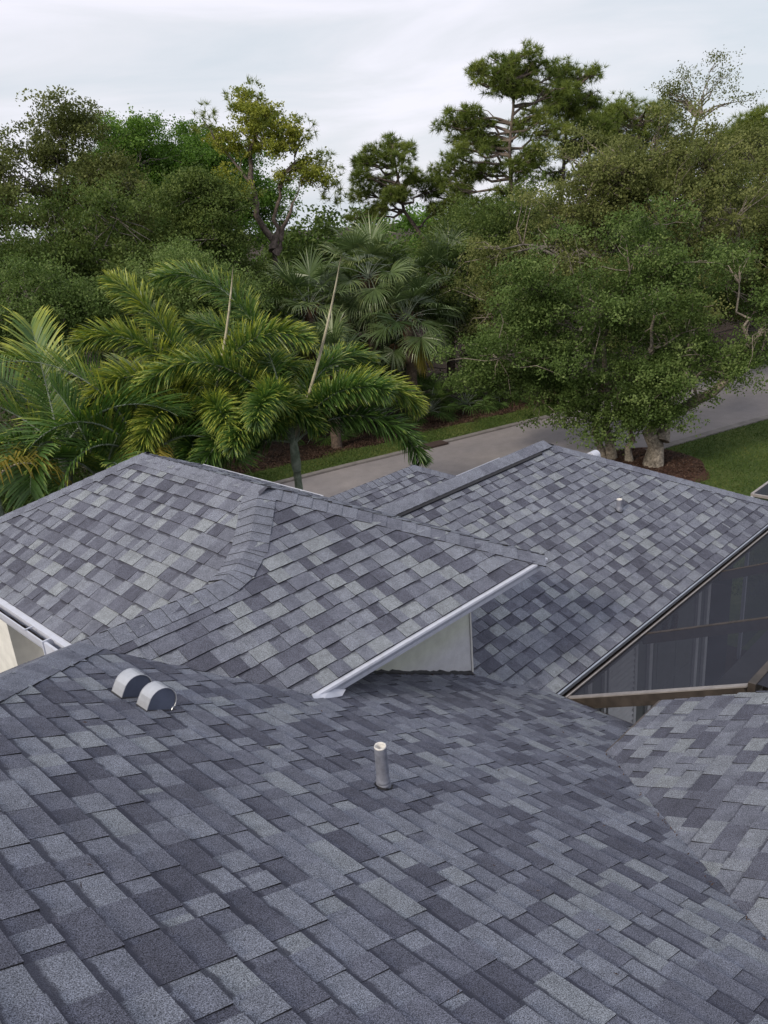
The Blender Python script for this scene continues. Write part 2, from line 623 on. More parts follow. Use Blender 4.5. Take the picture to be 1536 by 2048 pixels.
def cap_run(deck, a, b_, n1, n2, half=0.15, expo=0.138, lift=0.0, seed=0, tones=(2, 3, 3, 3)):
    """caps from the low end a to the high end b; n1, n2 = normals of the two slopes"""
    rnd = random.Random(seed)
    a, b_ = Vector(a), Vector(b_)
    d_ = (b_ - a).normalized()
    L = (b_ - a).length
    n1, n2 = Vector(n1).normalized(), Vector(n2).normalized()
    w1 = d_.cross(n1).normalized()
    if w1.dot(n2) < 0 and False:
        w1 = -w1
    w1 = n1.cross(d_).normalized()
    w2 = n2.cross(d_).normalized()
    up = (n1 + n2).normalized()
    # wing directions must run downhill away from the ridge
    if w1.dot(up) > 0:
        w1 = -w1
    if w2.dot(up) > 0:
        w2 = -w2
    prof = []
    for s_ in (1.0, 0.72, 0.42, 0.2):
        prof.append(w1 * (half * s_) + n1 * 0.0)
    prof.append(Vector((0, 0, 0)) - up * 0.002)
    for s_ in (0.2, 0.42, 0.72, 1.0):
        prof.append(w2 * (half * s_))
    nrm = [n1, n1, n1, (n1 + up).normalized(), up, (n2 + up).normalized(), n2, n2, n2]
    k = len(prof)
    cnt = max(1, int(round(L / expo)))
    ex = L / cnt
    for i in range(cnt):
        tn = rnd.choice(tones)
        key = (round(d_.x, 3), round(d_.y, 3), round(d_.z, 3), half, round(ex, 4), tn, round(lift, 3), tuple(round(x, 2) for x in n1))
        if key not in CAPM:
            vs, bands = [], []
            ln = ex + 0.05
            for (f_, h) in ((0, 0.0145), (0.5, 0.011), (1, 0.006)):
                for j in range(k):
                    vs.append(prof[j] + nrm[j] * (h + lift) + d_ * (f_ * ln))
                    bands.append(f_ * ln / ex * 0.74)
            o_ = len(vs)
            for f_ in (0, 1):
                for j in range(k):
                    vs.append(prof[j] + nrm[j] * (0.001 + (lift if 0 < j < k - 1 else lift * 0.6)) + d_ * (f_ * ln))
                    bands.append(f_)
            fs, mi = [], []
            for r_ in range(2):
                for j in range(k - 1):
                    fs.append((r_ * k + j, r_ * k + j + 1, (r_ + 1) * k + j + 1, (r_ + 1) * k + j))
                    mi.append(0)
            for j in range(k - 1):
                fs.append((j, o_ + j, o_ + j + 1, j + 1))
                mi.append(1)
            for j in (0, k - 1):
                fs.append((j, k + j, 2 * k + j, o_ + k + j, o_ + j))
                mi.append(1)
            CAPM[key] = np_mesh('ridge_cap', vs, fs, ['shingle', 'shingle_edge'], mi,
                                {'tone': ('POINT', [tn / 5] * len(vs)), 'band': ('POINT', bands)})
        p = a + d_ * (i * ex)
        jig = Matrix.Rotation(rnd.uniform(-0.02, 0.02), 4, up)
        link('ridge_cap', CAPM[key], deck, Matrix.Translation(p) @ jig)


nA, nB_, nC, nD, nE, nK = (-.5, 0, 1), (0, -.5, 1), (0, -.5, 1), (.5, 0, 1), (0, .5, 1), (0, .5, 1)
nF = (.5, 0, 1)


def P3(x, y, zf):
    return (x, y, zf(x, y))


cap_run(uppB, P3(5.80, 3.872, zB), P3(4.06, 5.61, zB), nB_, nF, seed=1)
cap_run(uppB, (1.80, 4.93, 4.871), (2.90, 4.93, 4.871), nB_, nK, seed=3, half=0.157)
cap_run(uppB, (2.88, 4.93, 4.871), (3.06, 4.945, 4.880), nB_, (-.08, .45, 1), seed=21, half=0.157)
cap_run(uppB, (3.04, 4.942, 4.879), (3.20, 4.985, 4.902), nB_, (-.22, .25, 1), seed=22, half=0.157, expo=0.10)
cap_run(uppB, (3.18, 4.975, 4.897), (3.33, 5.065, 4.938), nB_, (-.40, .10, 1), seed=23, half=0.157, expo=0.10)
cap_run(uppB, (3.31, 5.05, 4.930), (3.46, 5.15, 4.978), nB_, (-.48, .02, 1), seed=24, half=0.157, expo=0.10)
cap_run(uppB, P3(3.42, 5.105, zB), P3(3.96, 5.61, zB), nA, nB_, seed=2, half=0.157, expo=0.118)
cap_run(mainroof, (1.86, 4.93, 4.872), (-2.6, 0.47, 7.1), nD, nK, seed=4, half=0.175)
cap_run(uppA, (4.01, 7.69, 5.238), (4.01, 5.60, 5.238), nA, nF, seed=5)
cap_run(uppA, P3(2.218, 9.482, zA), P3(4.01, 7.69, zA), nA, (0, .5, 1), seed=6)
cap_run(wingC, (9.51, 6.35, 4.176), (3.6, 6.35, 4.176), nC, (0, .5, 1), seed=7, lift=0.022, half=0.15)
cap_run(wingC, P3(12.05, 3.81, zC), P3(9.51, 6.35, zC), nC, nD, seed=8)
cap_run(wingH, (12.05, 8.89, 2.904), (9.51, 6.35, 4.174), nD, (0, .5, 1), seed=9)
cap_run(entryN, (6.0, 8.6, 3.575), (9.15, 8.6, 3.575), nC, (0, .5, 1), seed=10)
cap_run(entryN, (10.2, 7.55, 3.05), (9.15, 8.6, 3.575), nC, nD, seed=11)
# black ridge vent under the wing caps
mb = MB()
V_ = Vector((0, -1, -0.5)).normalized()
pa, pb = Vector((5.5, 6.35, 4.174)), Vector((9.22, 6.35, 4.174))
Nn = Vector((0, -.5, 1)).normalized()
mb.beam(pa + V_ * 0.165 + Nn * 0.017, pb + V_ * 0.165 + Nn * 0.017, 0.05, 0.026, up=Nn)
mb.beam(pa + V_ * 0.10 + Nn * 0.012, pb + V_ * 0.10 + Nn * 0.012, 0.10, 0.018, up=Nn)
rv = link('ridge_vent', mb.mesh('ridge_vent', 'black_plastic'), wingC)

# ------------------------------------------------------------------ walls
mb = MB()
mb.box((2.72, 4.37, 0.0), (5.29, 8.95, 4.24))
link('upper_wall', mb.mesh('upper_wall', 'stucco_cream'), house)
mb = MB()
mb.box((2.36, 7.98, 0.0), (2.715, 9.0, 4.24))
link('wall_pier', mb.mesh('wall_pier', 'stucco_white'), house)
mb = MB()
mb.box((-5.5, -3.6, 0.0), (5.25, 4.30, 2.80))
link('main_wall', mb.mesh('main_wall', 'stucco_white'), house)
mb = MB()
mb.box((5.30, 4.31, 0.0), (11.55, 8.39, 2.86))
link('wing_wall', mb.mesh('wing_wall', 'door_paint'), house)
mb = MB()
mb.box((2.8, -1.2, 2.6), (4.95, 2.05, 3.42))
link('right_wall', mb.mesh('right_wall', 'stucco_white'), house)
# soffits
mb = MB()
mb.add([(2.23, 3.89, 4.262), (5.78, 3.89, 4.262), (5.78, 9.46, 4.262), (2.23, 9.46, 4.262)], [(3, 2, 1, 0)])
sf = link('soffit', mb.mesh('soffit', 'trim_white'), house)
mb = MB()
mb.add([(5.32, 3.83, 2.83), (12.03, 3.83, 2.83), (12.03, 8.87, 2.83), (5.32, 8.87, 2.83)], [(3, 2, 1, 0)])
link('wing_soffit', mb.mesh('wing_soffit', 'trim_white'), house)

# ------------------------------------------------------------------ fascia and gutters
FP = [(-0.03, 0.004), (0.036, -0.004), (0.040, -0.020), (0.032, -0.026), (0.020, -0.050), (0.012, -0.066), (0.010, -0.098), (-0.03, -0.098)]
mb = MB()
mb.extrude(FP, (2.93, 3.872, 4.338), (5.80, 3.872, 4.338), (0, -1, 0))
link('fascia', mb.mesh('fascia', 'white_metal'), house)['label'] = 'white painted metal fascia along the raised hip end eave'
# bent flashing foot where the fascia meets the slope below
mb = MB()
vs = [(2.90, 3.80, 4.352), (2.98, 3.79, 4.318), (3.08, 3.80, 4.268), (3.16, 3.81, 4.238), (3.22, 3.835, 4.25), (3.10, 3.86, 4.31), (2.94, 3.868, 4.345)]
vs2 = [(x + 0.004, y + 0.010, z - 0.004) for x, y, z in vs]
k = len(vs)
mb.add(vs + vs2, [tuple(range(k)), tuple(range(2 * k - 1, k - 1, -1))] + [(i, k + i, k + (i + 1) % k, (i + 1) % k) for i in range(k)])
link('flashing', mb.mesh('flashing', 'white_metal'), house)
GU = [(0.0, 0.0), (0.0, -0.12), (0.085, -0.12), (0.105, -0.07), (0.115, 0.0), (0.103, 0.0), (0.094, -0.066), (0.078, -0.108), (0.012, -0.108), (0.012, 0.0)]


def gutter(name, a, b_, out, mat, dirt=True, label=None):
    mb = MB()
    mb.extrude(GU, a, b_, out)
    o = link(name, mb.mesh(name, mat), house)
    if label:
        o['label'] = label
    if dirt:
        mb = MB()
        o3 = Vector(out)
        a, b_ = Vector(a), Vector(b_)
        n_ = 24
        vs, fs = [], []
        rr = random.Random(3)
        for i in range(n_ + 1):
            p = a.lerp(b_, i / n_)
            for w_ in (0.015, 0.05, 0.085):
                vs.append(p + o3 * w_ + Vector((0, 0, -0.085 + rr.uniform(-0.012, 0.02))))
        for i in range(n_):
            for j in range(2):
                fs.append((i * 3 + j, i * 3 + j + 1, i * 3 + j + 4, i * 3 + j + 3))
        mb.add(vs, fs)
        link('debris', mb.mesh('debris', 'gutter_dirt', True), o)['kind'] = 'stuff'
    return o


gl = gutter('gutter', (2.205, 6.30, 4.325), (2.205, 9.50, 4.325), (-1, 0, 0), 'white_metal', label='white gutter with leaf litter under the side slope')
mb = MB()
mb.beam((2.215, 6.62, 4.335), (2.08, 6.62, 4.335), 0.014, 0.008)
link('gutter_strap', mb.mesh('gutter_strap', 'white_metal'), gl)
mb = MB()
mb.box((2.085, 6.28, 4.195), (2.2045, 6.2985, 4.33))
link('end_cap', mb.mesh('end_cap', 'white_metal'), gl)
mb = MB()
mb.box((2.095, 5.97, 4.10), (2.118, 6.278, 4.322))
link('return_board', mb.mesh('return_board', 'white_metal'), house)
mb = MB()
mb.box((2.178, 5.90, 4.14), (2.203, 9.49, 4.338))
mb.box((2.12, 5.93, 4.16), (2.20, 6.298, 4.19))
mb.extrude([(0, 0), (0.055, -0.004), (0.055, -0.02), (0, -0.016)], (2.215, 5.95, 4.344), (2.215, 9.49, 4.344), (-1, 0, 0))
link('side_fascia', mb.mesh('side_fascia', 'white_metal'), house)
gutter('far_gutter', (5.81, 9.60, 4.325), (5.81, 7.05, 4.325), (0.75, 0, 0), 'white_metal', False, 'thin white gutter along the far eave of the hip roof')
gutter('wing_far_gutter', (10.22, 8.90, 2.90), (12.0, 8.90, 2.90), (0, 1, 0), 'white_metal', False)
gutter('entry_gutter', (6.0, 9.66, 3.06), (10.2, 9.66, 3.06), (0, 1, 0), 'white_metal', False)
# wing eave: blue-grey drip edge over a bronze gutter
mb = MB()
mb.extrude([(-0.05, 0.018), (0.040, -0.024), (0.044, -0.060), (0.038, -0.060), (0.032, -0.03), (-0.05, 0.01)], (5.80, 3.80, 2.890), (12.08, 3.80, 2.890), (0, -1, 0))
link('drip_edge', mb.mesh('drip_edge', 'drip_edge'), house)
wg = gutter('wing_gutter', (5.86, 3.80, 2.865), (12.06, 3.80, 2.865), (0, -1, 0), 'bronze', True, 'dark bronze gutter along the wing eave')
mb = MB()
mb.extrude([(0.116, 0.004), (0.128, 0.004), (0.128, -0.010), (0.116, -0.010)], (5.86, 3.80, 2.866), (12.06, 3.80, 2.866), (0, -1, 0))
link('gutter_lip', mb.mesh('gutter_lip', 'lip'), wg)
# foreground slope eave: drip edge and dark board
mb = MB()
mb.extrude([(-0.05, 0.015), (0.030, -0.012), (0.034, -0.05), (0.026, -0.05), (0.02, -0.02), (-0.05, 0.005)], (5.80, -3.5, 2.905), (5.80, 3.78, 2.905), (1, 0, 0))
mb.box((5.76, -3.5, 2.72), (5.796, 3.78, 2.86))
link('eave_board', mb.mesh('eave_board', 'bronze'), house)
mb = MB()
mb.box((5.84, 0.5, 2.70), (5.94, 3.70, 2.80))
link('eave_rail', mb.mesh('eave_rail', 'bronze_dusty'), house)
mb = MB()
mb.extrude([(-0.02, 0.006), (0.025, -0.004), (0.025, -0.04), (-0.02, -0.10)], (4.5, 2.52, 3.508), (5.462, 2.52, 3.508), (0, 1, 0))
link('right_fascia', mb.mesh('right_fascia', 'bronze'), house)

# ragged tar line where the raised wall meets the slopes
mb = MB()
rr_ = random.Random(9)
vs, n_ = [], 46
for i in range(n_ + 1):
    x = 3.3 + (5.293 - 3.3) * i / n_
    zt = zD(x, 0) + 0.016
    vs += [(x, 4.366, zt + rr_.uniform(0.008, 0.030)), (x, 4.352, zt), (x, 4.330 - rr_.uniform(0, 0.02), zt - 0.004)]
fs = [(3 * i + j, 3 * i + j + 1, 3 * i + j + 4, 3 * i + j + 3) for i in range(n_) for j in range(2)]
mb.add(vs, fs)
link('wall_sealant', mb.mesh('wall_sealant', 'black_plastic'), house)
# downspout-less corner: vertical bead
mb = MB()
mb.box((5.276, 4.358, 3.17), (5.296, 4.3695, 4.235))
link('corner_bead', mb.mesh('corner_bead', 'stucco_white'), house)

# ------------------------------------------------------------------ roof vents
nDv = Vector((.5, 0, 1)).normalized()


def hood_vent(x, y, wid, rad, label):
    """galvanised half-round hood, its flat end facing -y"""
    z0 = zD(x, y) + 0.008
    V2 = Vector((1, 0, -0.5)).normalized()
    U2 = Vector((0, 1, 0))
    base = Vector((x, y, z0))
    v = bpy.data.objects.new('roof_vent', None)
    COL.objects.link(v)
    v.location = base
    v.parent = house
    v.matrix_parent_inverse = Matrix.Translation(-house.location)
    v['label'] = label

    def put(name, mb_, mat, smooth=False):
        o = bpy.data.objects.new(name, mb_.mesh(name, mat, smooth))
        COL.objects.link(o)
        o.parent = v
        o.matrix_parent_inverse = Matrix.Translation(-base)
        return o
    prof = [(-rad * 1.05, 0.0), (-rad * 1.02, rad * 0.42)]
    for i in range(0, 15):
        an = math.pi - math.pi * 1.08 * i / 14
        prof.append((rad * math.cos(an), rad * 0.55 + rad * math.sin(an) * 0.98))
    prof.append((rad * 0.86, rad * 0.20))
    prof.append((rad * 0.80, 0.0))

    def pt(a_, h, u):
        return base + V2 * a_ + nDv * h + U2 * u
    k = len(prof)
    mb = MB()
    vs = [pt(a_, h, -wid / 2) for a_, h in prof] + [pt(a_, h, wid / 2) for a_, h in prof]
    mb.add(vs, [(i, i + 1, k + i + 1, k + i) for i in range(k - 1)])
    inn = [(a_ * 0.975, h * 0.975) for a_, h in prof]
    put('hood', mb, 'galvanised')
    mb = MB()
    for u in (-wid / 2 + 0.006, wid / 2 - 0.006):
        mb = MB()
        mb.add([pt(a_ * 0.985, h * 0.985, u) for a_, h in prof], [tuple(range(k))])
        put('side_plate', mb, 'vent_side_shaded')
    for u in (-wid / 2, wid / 2):
        mb = MB()
        mb.tube([pt(a_, h, u) for a_, h in prof], 0.0032, 5)
        put('seam', mb, 'galvanised')
    mb = MB()
    f0 = [(-rad * 1.10, -wid * 0.54), (rad * 1.2, -wid * 0.54), (rad * 1.2, wid * 0.54), (-rad * 1.10, wid * 0.54)]
    vs = [pt(a_, 0.004, u) for a_, u in f0] + [pt(a_, -0.004, u) for a_, u in f0]
    mb.add(vs, [(0, 1, 2, 3), (0, 4, 5, 1), (1, 5, 6, 2), (2, 6, 7, 3), (3, 7, 4, 0)])
    put('flange', mb, 'deck_felt')


hood_vent(1.74, 3.72, 0.104, 0.086, 'half-round galvanised hood vent nearer the pipe')
hood_vent(1.71, 3.93, 0.108, 0.089, 'half-round galvanised hood vent nearer the cross ridge')


def pipe_vent(x, y, zf, h, rad, label, lean=(0.0, 0.0)):
    z0 = zf(x, y)
    base = Vector((x, y, z0))
    v = bpy.data.objects.new('pipe_vent', None)
    COL.objects.link(v)
    v.location = base
    v.parent = house
    v.matrix_parent_inverse = Matrix.Translation(-house.location)
    v['label'] = label

    def put(name, mb_, mat, smooth=True):
        o = bpy.data.objects.new(name, mb_.mesh(name, mat, smooth))
        COL.objects.link(o)
        o.parent = v
        o.matrix_parent_inverse = Matrix.Translation(-base)
    ln = Vector((lean[0], lean[1], 0))
    mb = MB()
    pts, rr = [], []
    for i, (f_, r_) in enumerate([(-0.1, 1.14), (0.02, 1.14), (0.03, 1.17), (0.05, 1.19), (0.07, 1.12), (0.085, 1.12), (0.10, 1.19), (0.125, 1.19),
                                  (0.14, 1.10), (0.16, 1.10), (0.175, 1.16), (0.20, 1.15), (0.22, 1.06), (0.5, 1.02), (0.8, 1.0), (0.95, 1.0), (1.0, 0.97)]):
        pts.append(base + Vector((0, 0, h * f_)) + ln * f_)
        rr.append(rad * r_)
    mb.tube(pts, rr, 20, cap=False)
    put('sleeve', mb, 'lead')
    mb = MB()
    top = base + Vector((0, 0, h)) + ln
    n_ = 20
    ring = []
    rs = random.Random(5)
    for (r_, dz) in ((0.97, 0.0), (0.95, 0.007), (0.80, 0.007), (0.76, -0.004), (0.74, -0.03), (0.5, -0.032), (0.02, -0.034)):
        for i in range(n_):
            an = 2 * math.pi * i / n_
            jz = rs.uniform(-0.002, 0.002) if dz > 0 else 0
            ring.append(top + Vector((math.cos(an) * rad * r_, math.sin(an) * rad * r_, dz + jz)))
    fs = [(q * n_ + i, q * n_ + (i + 1) % n_, (q + 1) * n_ + (i + 1) % n_, (q + 1) * n_ + i) for q in range(6) for i in range(n_)]
    mb.add(ring, fs)
    put('rim', mb, 'lead_rim')
    mb = MB()
    N_ = Vector((-(zf(x + 1, y) - z0), -(zf(x, y + 1) - z0), 1)).normalized()
    X_ = N_.cross(Vector((0, 1, 0.2))).normalized()
    Y_ = N_.cross(X_)
    vs = []
    for i in range(14):
        an = 2 * math.pi * i / 14
        r_ = rad * rs.uniform(1.35, 1.7)
        vs.append(base + X_ * math.cos(an) * r_ + Y_ * math.sin(an) * r_ + N_ * 0.013)
    vs2 = [p - N_ * 0.02 for p in vs]
    mb.add(vs + vs2, [tuple(range(14))] + [(i, 14 + i, 14 + (i + 1) % 14, (i + 1) % 14) for i in range(14)])
    put('sealant', mb, 'black_plastic', False)


pipe_vent(2.30, 2.52, zD, 0.25, 0.0325, 'grey lead-sleeved pipe vent on the foreground slope')
pipe_vent(9.23, 4.98, zC, 0.16, 0.038, 'short pale pipe vent on the wing slope')
# white hood vent peeping over the wing hip
mb = MB()
k = 11
pr = [(0.085 * math.cos(math.pi * i / 10), 0.07 + 0.085 * math.sin(math.pi * i / 10)) for i in range(11)]
pr = [(0.085, -0.06)] + pr + [(-0.085, -0.06)]
k = len(pr)
bx_, by_, bz_ = 11.15, 6.50, 3.45
mb.add([(bx_ + 0.09, by_ + a_, bz_ + h) for a_, h in pr] + [(bx_ - 0.09, by_ + a_, bz_ + h) for a_, h in pr],
       [(i, i + 1, k + i + 1, k + i) for i in range(k - 1)] + [tuple(range(k)), tuple(range(2 * k - 1, k - 1, -1))])
link('white_hood_vent', mb.mesh('white_hood_vent', 'white_metal'), house)

# ------------------------------------------------------------------ wall under the wing eave (seen through the screen)
mb = MB()
link('patio_slab', None, house) if False else None
for x0 in (7.32, 7.70, 8.86, 10.30, 10.62):
    mb = MB()
    mb.box((x0 - 0.045, 4.262, 0.1), (x0 + 0.045, 4.305, 2.55))
    link('door_trim', mb.mesh('door_trim', 'trim_white'), house)
for x0, x1 in ((7.78, 8.42),):
    mb = MB()
    for i in range(28):
        z = 0.25 + i * 0.082
        mb.add([(x0, 4.27, z), (x1, 4.27, z), (x1, 4.305, z + 0.07), (x0, 4.305, z + 0.07), (x0, 4.26, z - 0.008), (x1, 4.26, z - 0.008)],
               [(0, 1, 2, 3), (4, 5, 1, 0)])
    mb.box((x0 - 0.07, 4.262, 0.15), (x0 - 0.002, 4.305, 2.5))
    mb.box((x1 + 0.002, 4.262, 0.15), (x1 + 0.07, 4.305, 2.5))
    link('louvre_shutter', mb.mesh('louvre_shutter', 'trim_white'), house)
for x0, x1 in ((9.0, 10.2),):
    mb = MB()
    for i, (za, zb) in enumerate(((0.3, 1.0), (1.15, 2.3))):
        for a_, c_ in ((x0 + 0.1, (x0 + x1) / 2 - 0.06), ((x0 + x1) / 2 + 0.06, x1 - 0.1)):
            mb.box((a_, 4.29, za), (c_, 4.306, zb))
    mb.box((x0, 4.296, 0.15), (x1, 4.3045, 2.45))
    dr = link('door', mb.mesh('door', 'door_paint'), house)
mb = MB()
for i in range(22):
    an = 2 * math.pi * i / 22
    p = Vector((9.37 + 0.15 * math.cos(an), 4.268, 1.98 + 0.19 * math.sin(an)))
    q = Vector((9.37 + 0.15 * math.cos(an + .29), 4.268, 1.98 + 0.19 * math.sin(an + .29)))
    mb.tube([p, q], 0.045, 6)
tag(link('wreath', mb.mesh('wreath', 'wreath', True)), 'dark oval wreath on the patio door behind the screen', 'wreath')
mb = MB()
mb.box((10.68, 4.285, 0.15), (11.5, 4.306, 2.4))
link('glass_door', mb.mesh('glass_door', 'dark_glass'), house)

# ================================================================== SCREEN ENCLOSURE
cage = thing('screen_enclosure', 'bronze framed insect screen enclosure over the patio beside the wing', 'screen enclosure', (8.5, 2.0, 0.0))
zS = lambda y: 2.80 + 0.47 * (3.72 - y)
YT = 1.98
for x0 in (5.90, 7.50, 9.50, 11.6):
    mb = MB()
    mb.beam((x0, 3.72, zS(3.72) - 0.04), (x0, YT + 0.03, zS(YT + 0.03) - 0.04), 0.05, 0.115)
    o = link('beam', mb.mesh('beam', 'bronze_dusty' if x0 < 6 else 'bronze'), cage)
    if x0 < 6:
        mb = MB()
        mb.beam((x0, 3.72, zS(3.72) + 0.026), (x0, YT + 0.03, zS(YT + 0.03) + 0.026), 0.056, 0.012)
        link('cap_strip', mb.mesh('cap_strip', 'lip'), o)
        o['label'] = 'weathered nearest beam free of screen on one side'
mb = MB()
mb.beam((5.90, YT, zS(YT) - 0.01), (12.5, YT, zS(YT) - 0.01), 0.06, 0.10)
link('top_rail', mb.mesh('top_rail', 'bronze_dusty'), cage)
xs = (5.93, 7.48, 9.48, 11.58)
for a_, c_ in zip(xs[:-1], xs[1:]):
    mb = MB()
    mb.add([(a_, 3.68, zS(3.68) + 0.019), (c_, 3.68, zS(3.68) + 0.019), (c_, YT + 0.03, zS(YT + .03) + 0.019), (a_, YT + 0.03, zS(YT + .03) + 0.019)], [(0, 1, 2, 3)])
    link('screen_panel', mb.mesh('screen_panel', 'insect_screen'), cage)
for a_, c_ in zip(xs[:-1], xs[1:]):
    mb = MB()
    zt = zS(YT) + 0.03
    mb.add([(a_, YT - 0.03, zt), (a_, -2.2, zt), (c_, -2.2, zt), (c_, YT - 0.03, zt)], [(0, 1, 2, 3)])
    link('screen_panel', mb.mesh('screen_panel', 'insect_screen'), cage)
for x0 in (7.5, 9.5, 11.6):
    mb = MB()
    mb.beam((x0, YT - 0.04, zS(YT) - 0.03), (x0, -2.2, zS(YT) - 0.03), 0.05, 0.11)
    link('beam', mb.mesh('beam', 'bronze'), cage)
for yy in (-2.2, 0.4, 2.0):
    mb = MB()
    mb.box((11.575, yy - 0.025, 0.10), (11.625, yy + 0.025, zS(YT) - 0.06))
    link('post', mb.mesh('post', 'bronze'), cage)
# the enclosure's outer corner beyond the wing hip
mb = MB()
mb.beam((12.25, 4.35, 2.925), (12.25, 1.0, 2.925), 0.04, 0.04)
mb.beam((12.25, 4.37, 2.925), (14.6, 4.37, 2.925), 0.04, 0.04)
link('corner_rail', mb.mesh('corner_rail', 'lip'), cage)
mb = MB()
mb.add([(12.28, 4.35, 2.94), (12.28, 1.0, 2.94), (14.6, 1.0, 2.94), (14.6, 4.35, 2.94)], [(0, 1, 2, 3)])
link('screen_panel', mb.mesh('screen_panel', 'insect_screen'), cage)
for px, py in ((12.25, 4.36), (14.58, 4.36), (12.25, 1.05)):
    mb = MB()
    mb.box((px - 0.024, py - 0.024, 0.02), (px + 0.024, py + 0.024, 2.9))
    link('post', mb.mesh('post', 'white_metal'), cage)

for (q0, q1) in (((14.59, 4.33), (14.59, 1.0)), ((12.29, 4.385), (14.56, 4.385)), ((11.605, 1.9), (11.605, -2.2))):
    mb = MB()
    mb.add([(q0[0], q0[1], 0.12), (q1[0], q1[1], 0.12), (q1[0], q1[1], 2.9), (q0[0], q0[1], 2.9)], [(0, 1, 2, 3)])
    link('screen_panel', mb.mesh('screen_panel', 'insect_screen'), cage)

# patio floor and a low dark table seen through the screen
mb = MB()
mb.box((5.27, -3.0, -0.1), (14.7, 4.295, 0.10))
tag(link('patio', mb.mesh('patio', 'patio')), kind='structure')
tb = thing('patio_table', 'low dark woven table on the screened patio', 'table', (11.9, 3.3, 0.1))
mb = MB()
mb.box((11.4, 2.9, 0.46), (12.4, 3.7, 0.52))
link('table_top', mb.mesh('table_top', 'dark_wicker'), tb)
for px, py in ((11.46, 2.96), (12.34, 2.96), (11.46, 3.64), (12.34, 3.64)):
    mb = MB()
    mb.box((px - 0.03, py - 0.03, 0.1), (px + 0.03, py + 0.03, 0.46))
    link('leg', mb.mesh('leg', 'dark_wicker'), tb)
#@@VEG@@
# ================================================================== GROUND
def leaf_mat(name, dark, mid, light, trans=0.36, rough=0.55, spec=0.2):
    m, t, b = new_mat(name)
    a = attr(t, 'tone')
    r = ramp(t, [(0.0, dark), (0.5, mid), (1.0, light)])
    t.links.new(a.outputs['Fac'], r.inputs[0])
    t.links.new(r.outputs[0], b.inputs['Base Color'])
    b.inputs['Roughness'].default_value = rough
    b.inputs['Specular IOR Level'].default_value = spec
    tl = nd(t, 'ShaderNodeBsdfTranslucent')
    br = nd(t, 'ShaderNodeHueSaturation')
    br.inputs['Saturation'].default_value = 1.1
    br.inputs['Value'].default_value = 1.25
    t.links.new(r.outputs[0], br.inputs['Color'])
    t.links.new(br.outputs[0], tl.inputs['Color'])
    mx_ = nd(t, 'ShaderNodeMixShader')
    mx_.inputs[0].default_value = trans
    t.links.new(b.outputs[0], mx_.inputs[1])
    t.links.new(tl.outputs[0], mx_.inputs[2])
    t.links.new(mx_.outputs[0], t.nodes['Material Output'].inputs['Surface'])
    return m


def ground_mat(name, stops, s1, s2, bm=0.6, bscale=60):
    m, t, b = new_mat(name)
    n1 = noise(t, s1, 5, 0.6)
    n2 = noise(t, s2, 4, 0.65)
    ad = nd(t, 'ShaderNodeMath', operation='MULTIPLY_ADD')
    t.links.new(n2.outputs['Fac'], ad.inputs[0])
    ad.inputs[1].default_value = 0.6
    sb = nd(t, 'ShaderNodeMath', operation='MULTIPLY')
    t.links.new(n1.outputs['Fac'], sb.inputs[0])
    sb.inputs[1].default_value = 0.5
    t.links.new(sb.outputs[0], ad.inputs[2])
    r = ramp(t, stops)
    t.links.new(ad.outputs[0], r.inputs[0])
    t.links.new(r.outputs[0], b.inputs['Base Color'])
    b.inputs['Roughness'].default_value = 0.95
    b.inputs['Specular IOR Level'].default_value = 0.2
    n3 = noise(t, bscale, 4, 0.7)
    bump(t, b, n3.outputs['Fac'], bm, 0.03)
    return m


ground_mat('forest_floor', [(0.38, (0.016, 0.012, 0.009)), (0.55, (0.042, 0.028, 0.021)), (0.72, (0.076, 0.052, 0.038))], 0.7, 11)
ground_mat('mulch', [(0.38, (0.026, 0.014, 0.012)), (0.55, (0.070, 0.034, 0.026)), (0.72, (0.130, 0.070, 0.052))], 1.2, 16)
ground_mat('lawn', [(0.36, (0.034, 0.056, 0.015)), (0.55, (0.060, 0.094, 0.024)), (0.72, (0.120, 0.135, 0.044))], 0.45, 9)
m, t, b = new_mat('asphalt')
n1 = noise(t, 0.35, 4, 0.55)
n2 = noise(t, 120, 3, 0.7)
n3 = noise(t, 2.6, 5, 0.6)
c = mixc(t, (0.205, 0.188, 0.196), (0.262, 0.236, 0.236), mrange(t, n1.outputs['Fac'], 0.35, 0.65, 0, 1))
c = mixc(t, c, mrange(t, n2.outputs['Fac'], 0.3, 0.7, 0.8, 1.2), 1.0, 'MULTIPLY')
c = mixc(t, c, mrange(t, n3.outputs['Fac'], 0.3, 0.75, 1.06, 0.86), 1.0, 'MULTIPLY')
t.links.new(c, b.inputs['Base Color'])
b.inputs['Roughness'].default_value = 0.85
bump(t, b, n2.outputs['Fac'], 0.4, 0.004)
simple('concrete', (0.185, 0.168, 0.162), 0.9, 0.25, 3, bmp=0.3)
simple('iron', (0.05, 0.03, 0.025), 0.8, 0.4, 12)


def bark_mat(name, dark, light, scale=9):
    m, t, b = new_mat(name)
    n1 = noise(t, scale, 5, 0.65, dist=0.6)
    n2 = noise(t, scale * 0.25, 3)
    c = mixc(t, dark, light, mrange(t, n1.outputs['Fac'], 0.35, 0.65, 0, 1))
    c = mixc(t, c, mrange(t, n2.outputs['Fac'], 0.3, 0.7, 0.75, 1.2), 1.0, 'MULTIPLY')
    t.links.new(c, b.inputs['Base Color'])
    b.inputs['Roughness'].default_value = 0.95
    bump(t, b, n1.outputs['Fac'], 0.8, 0.03)


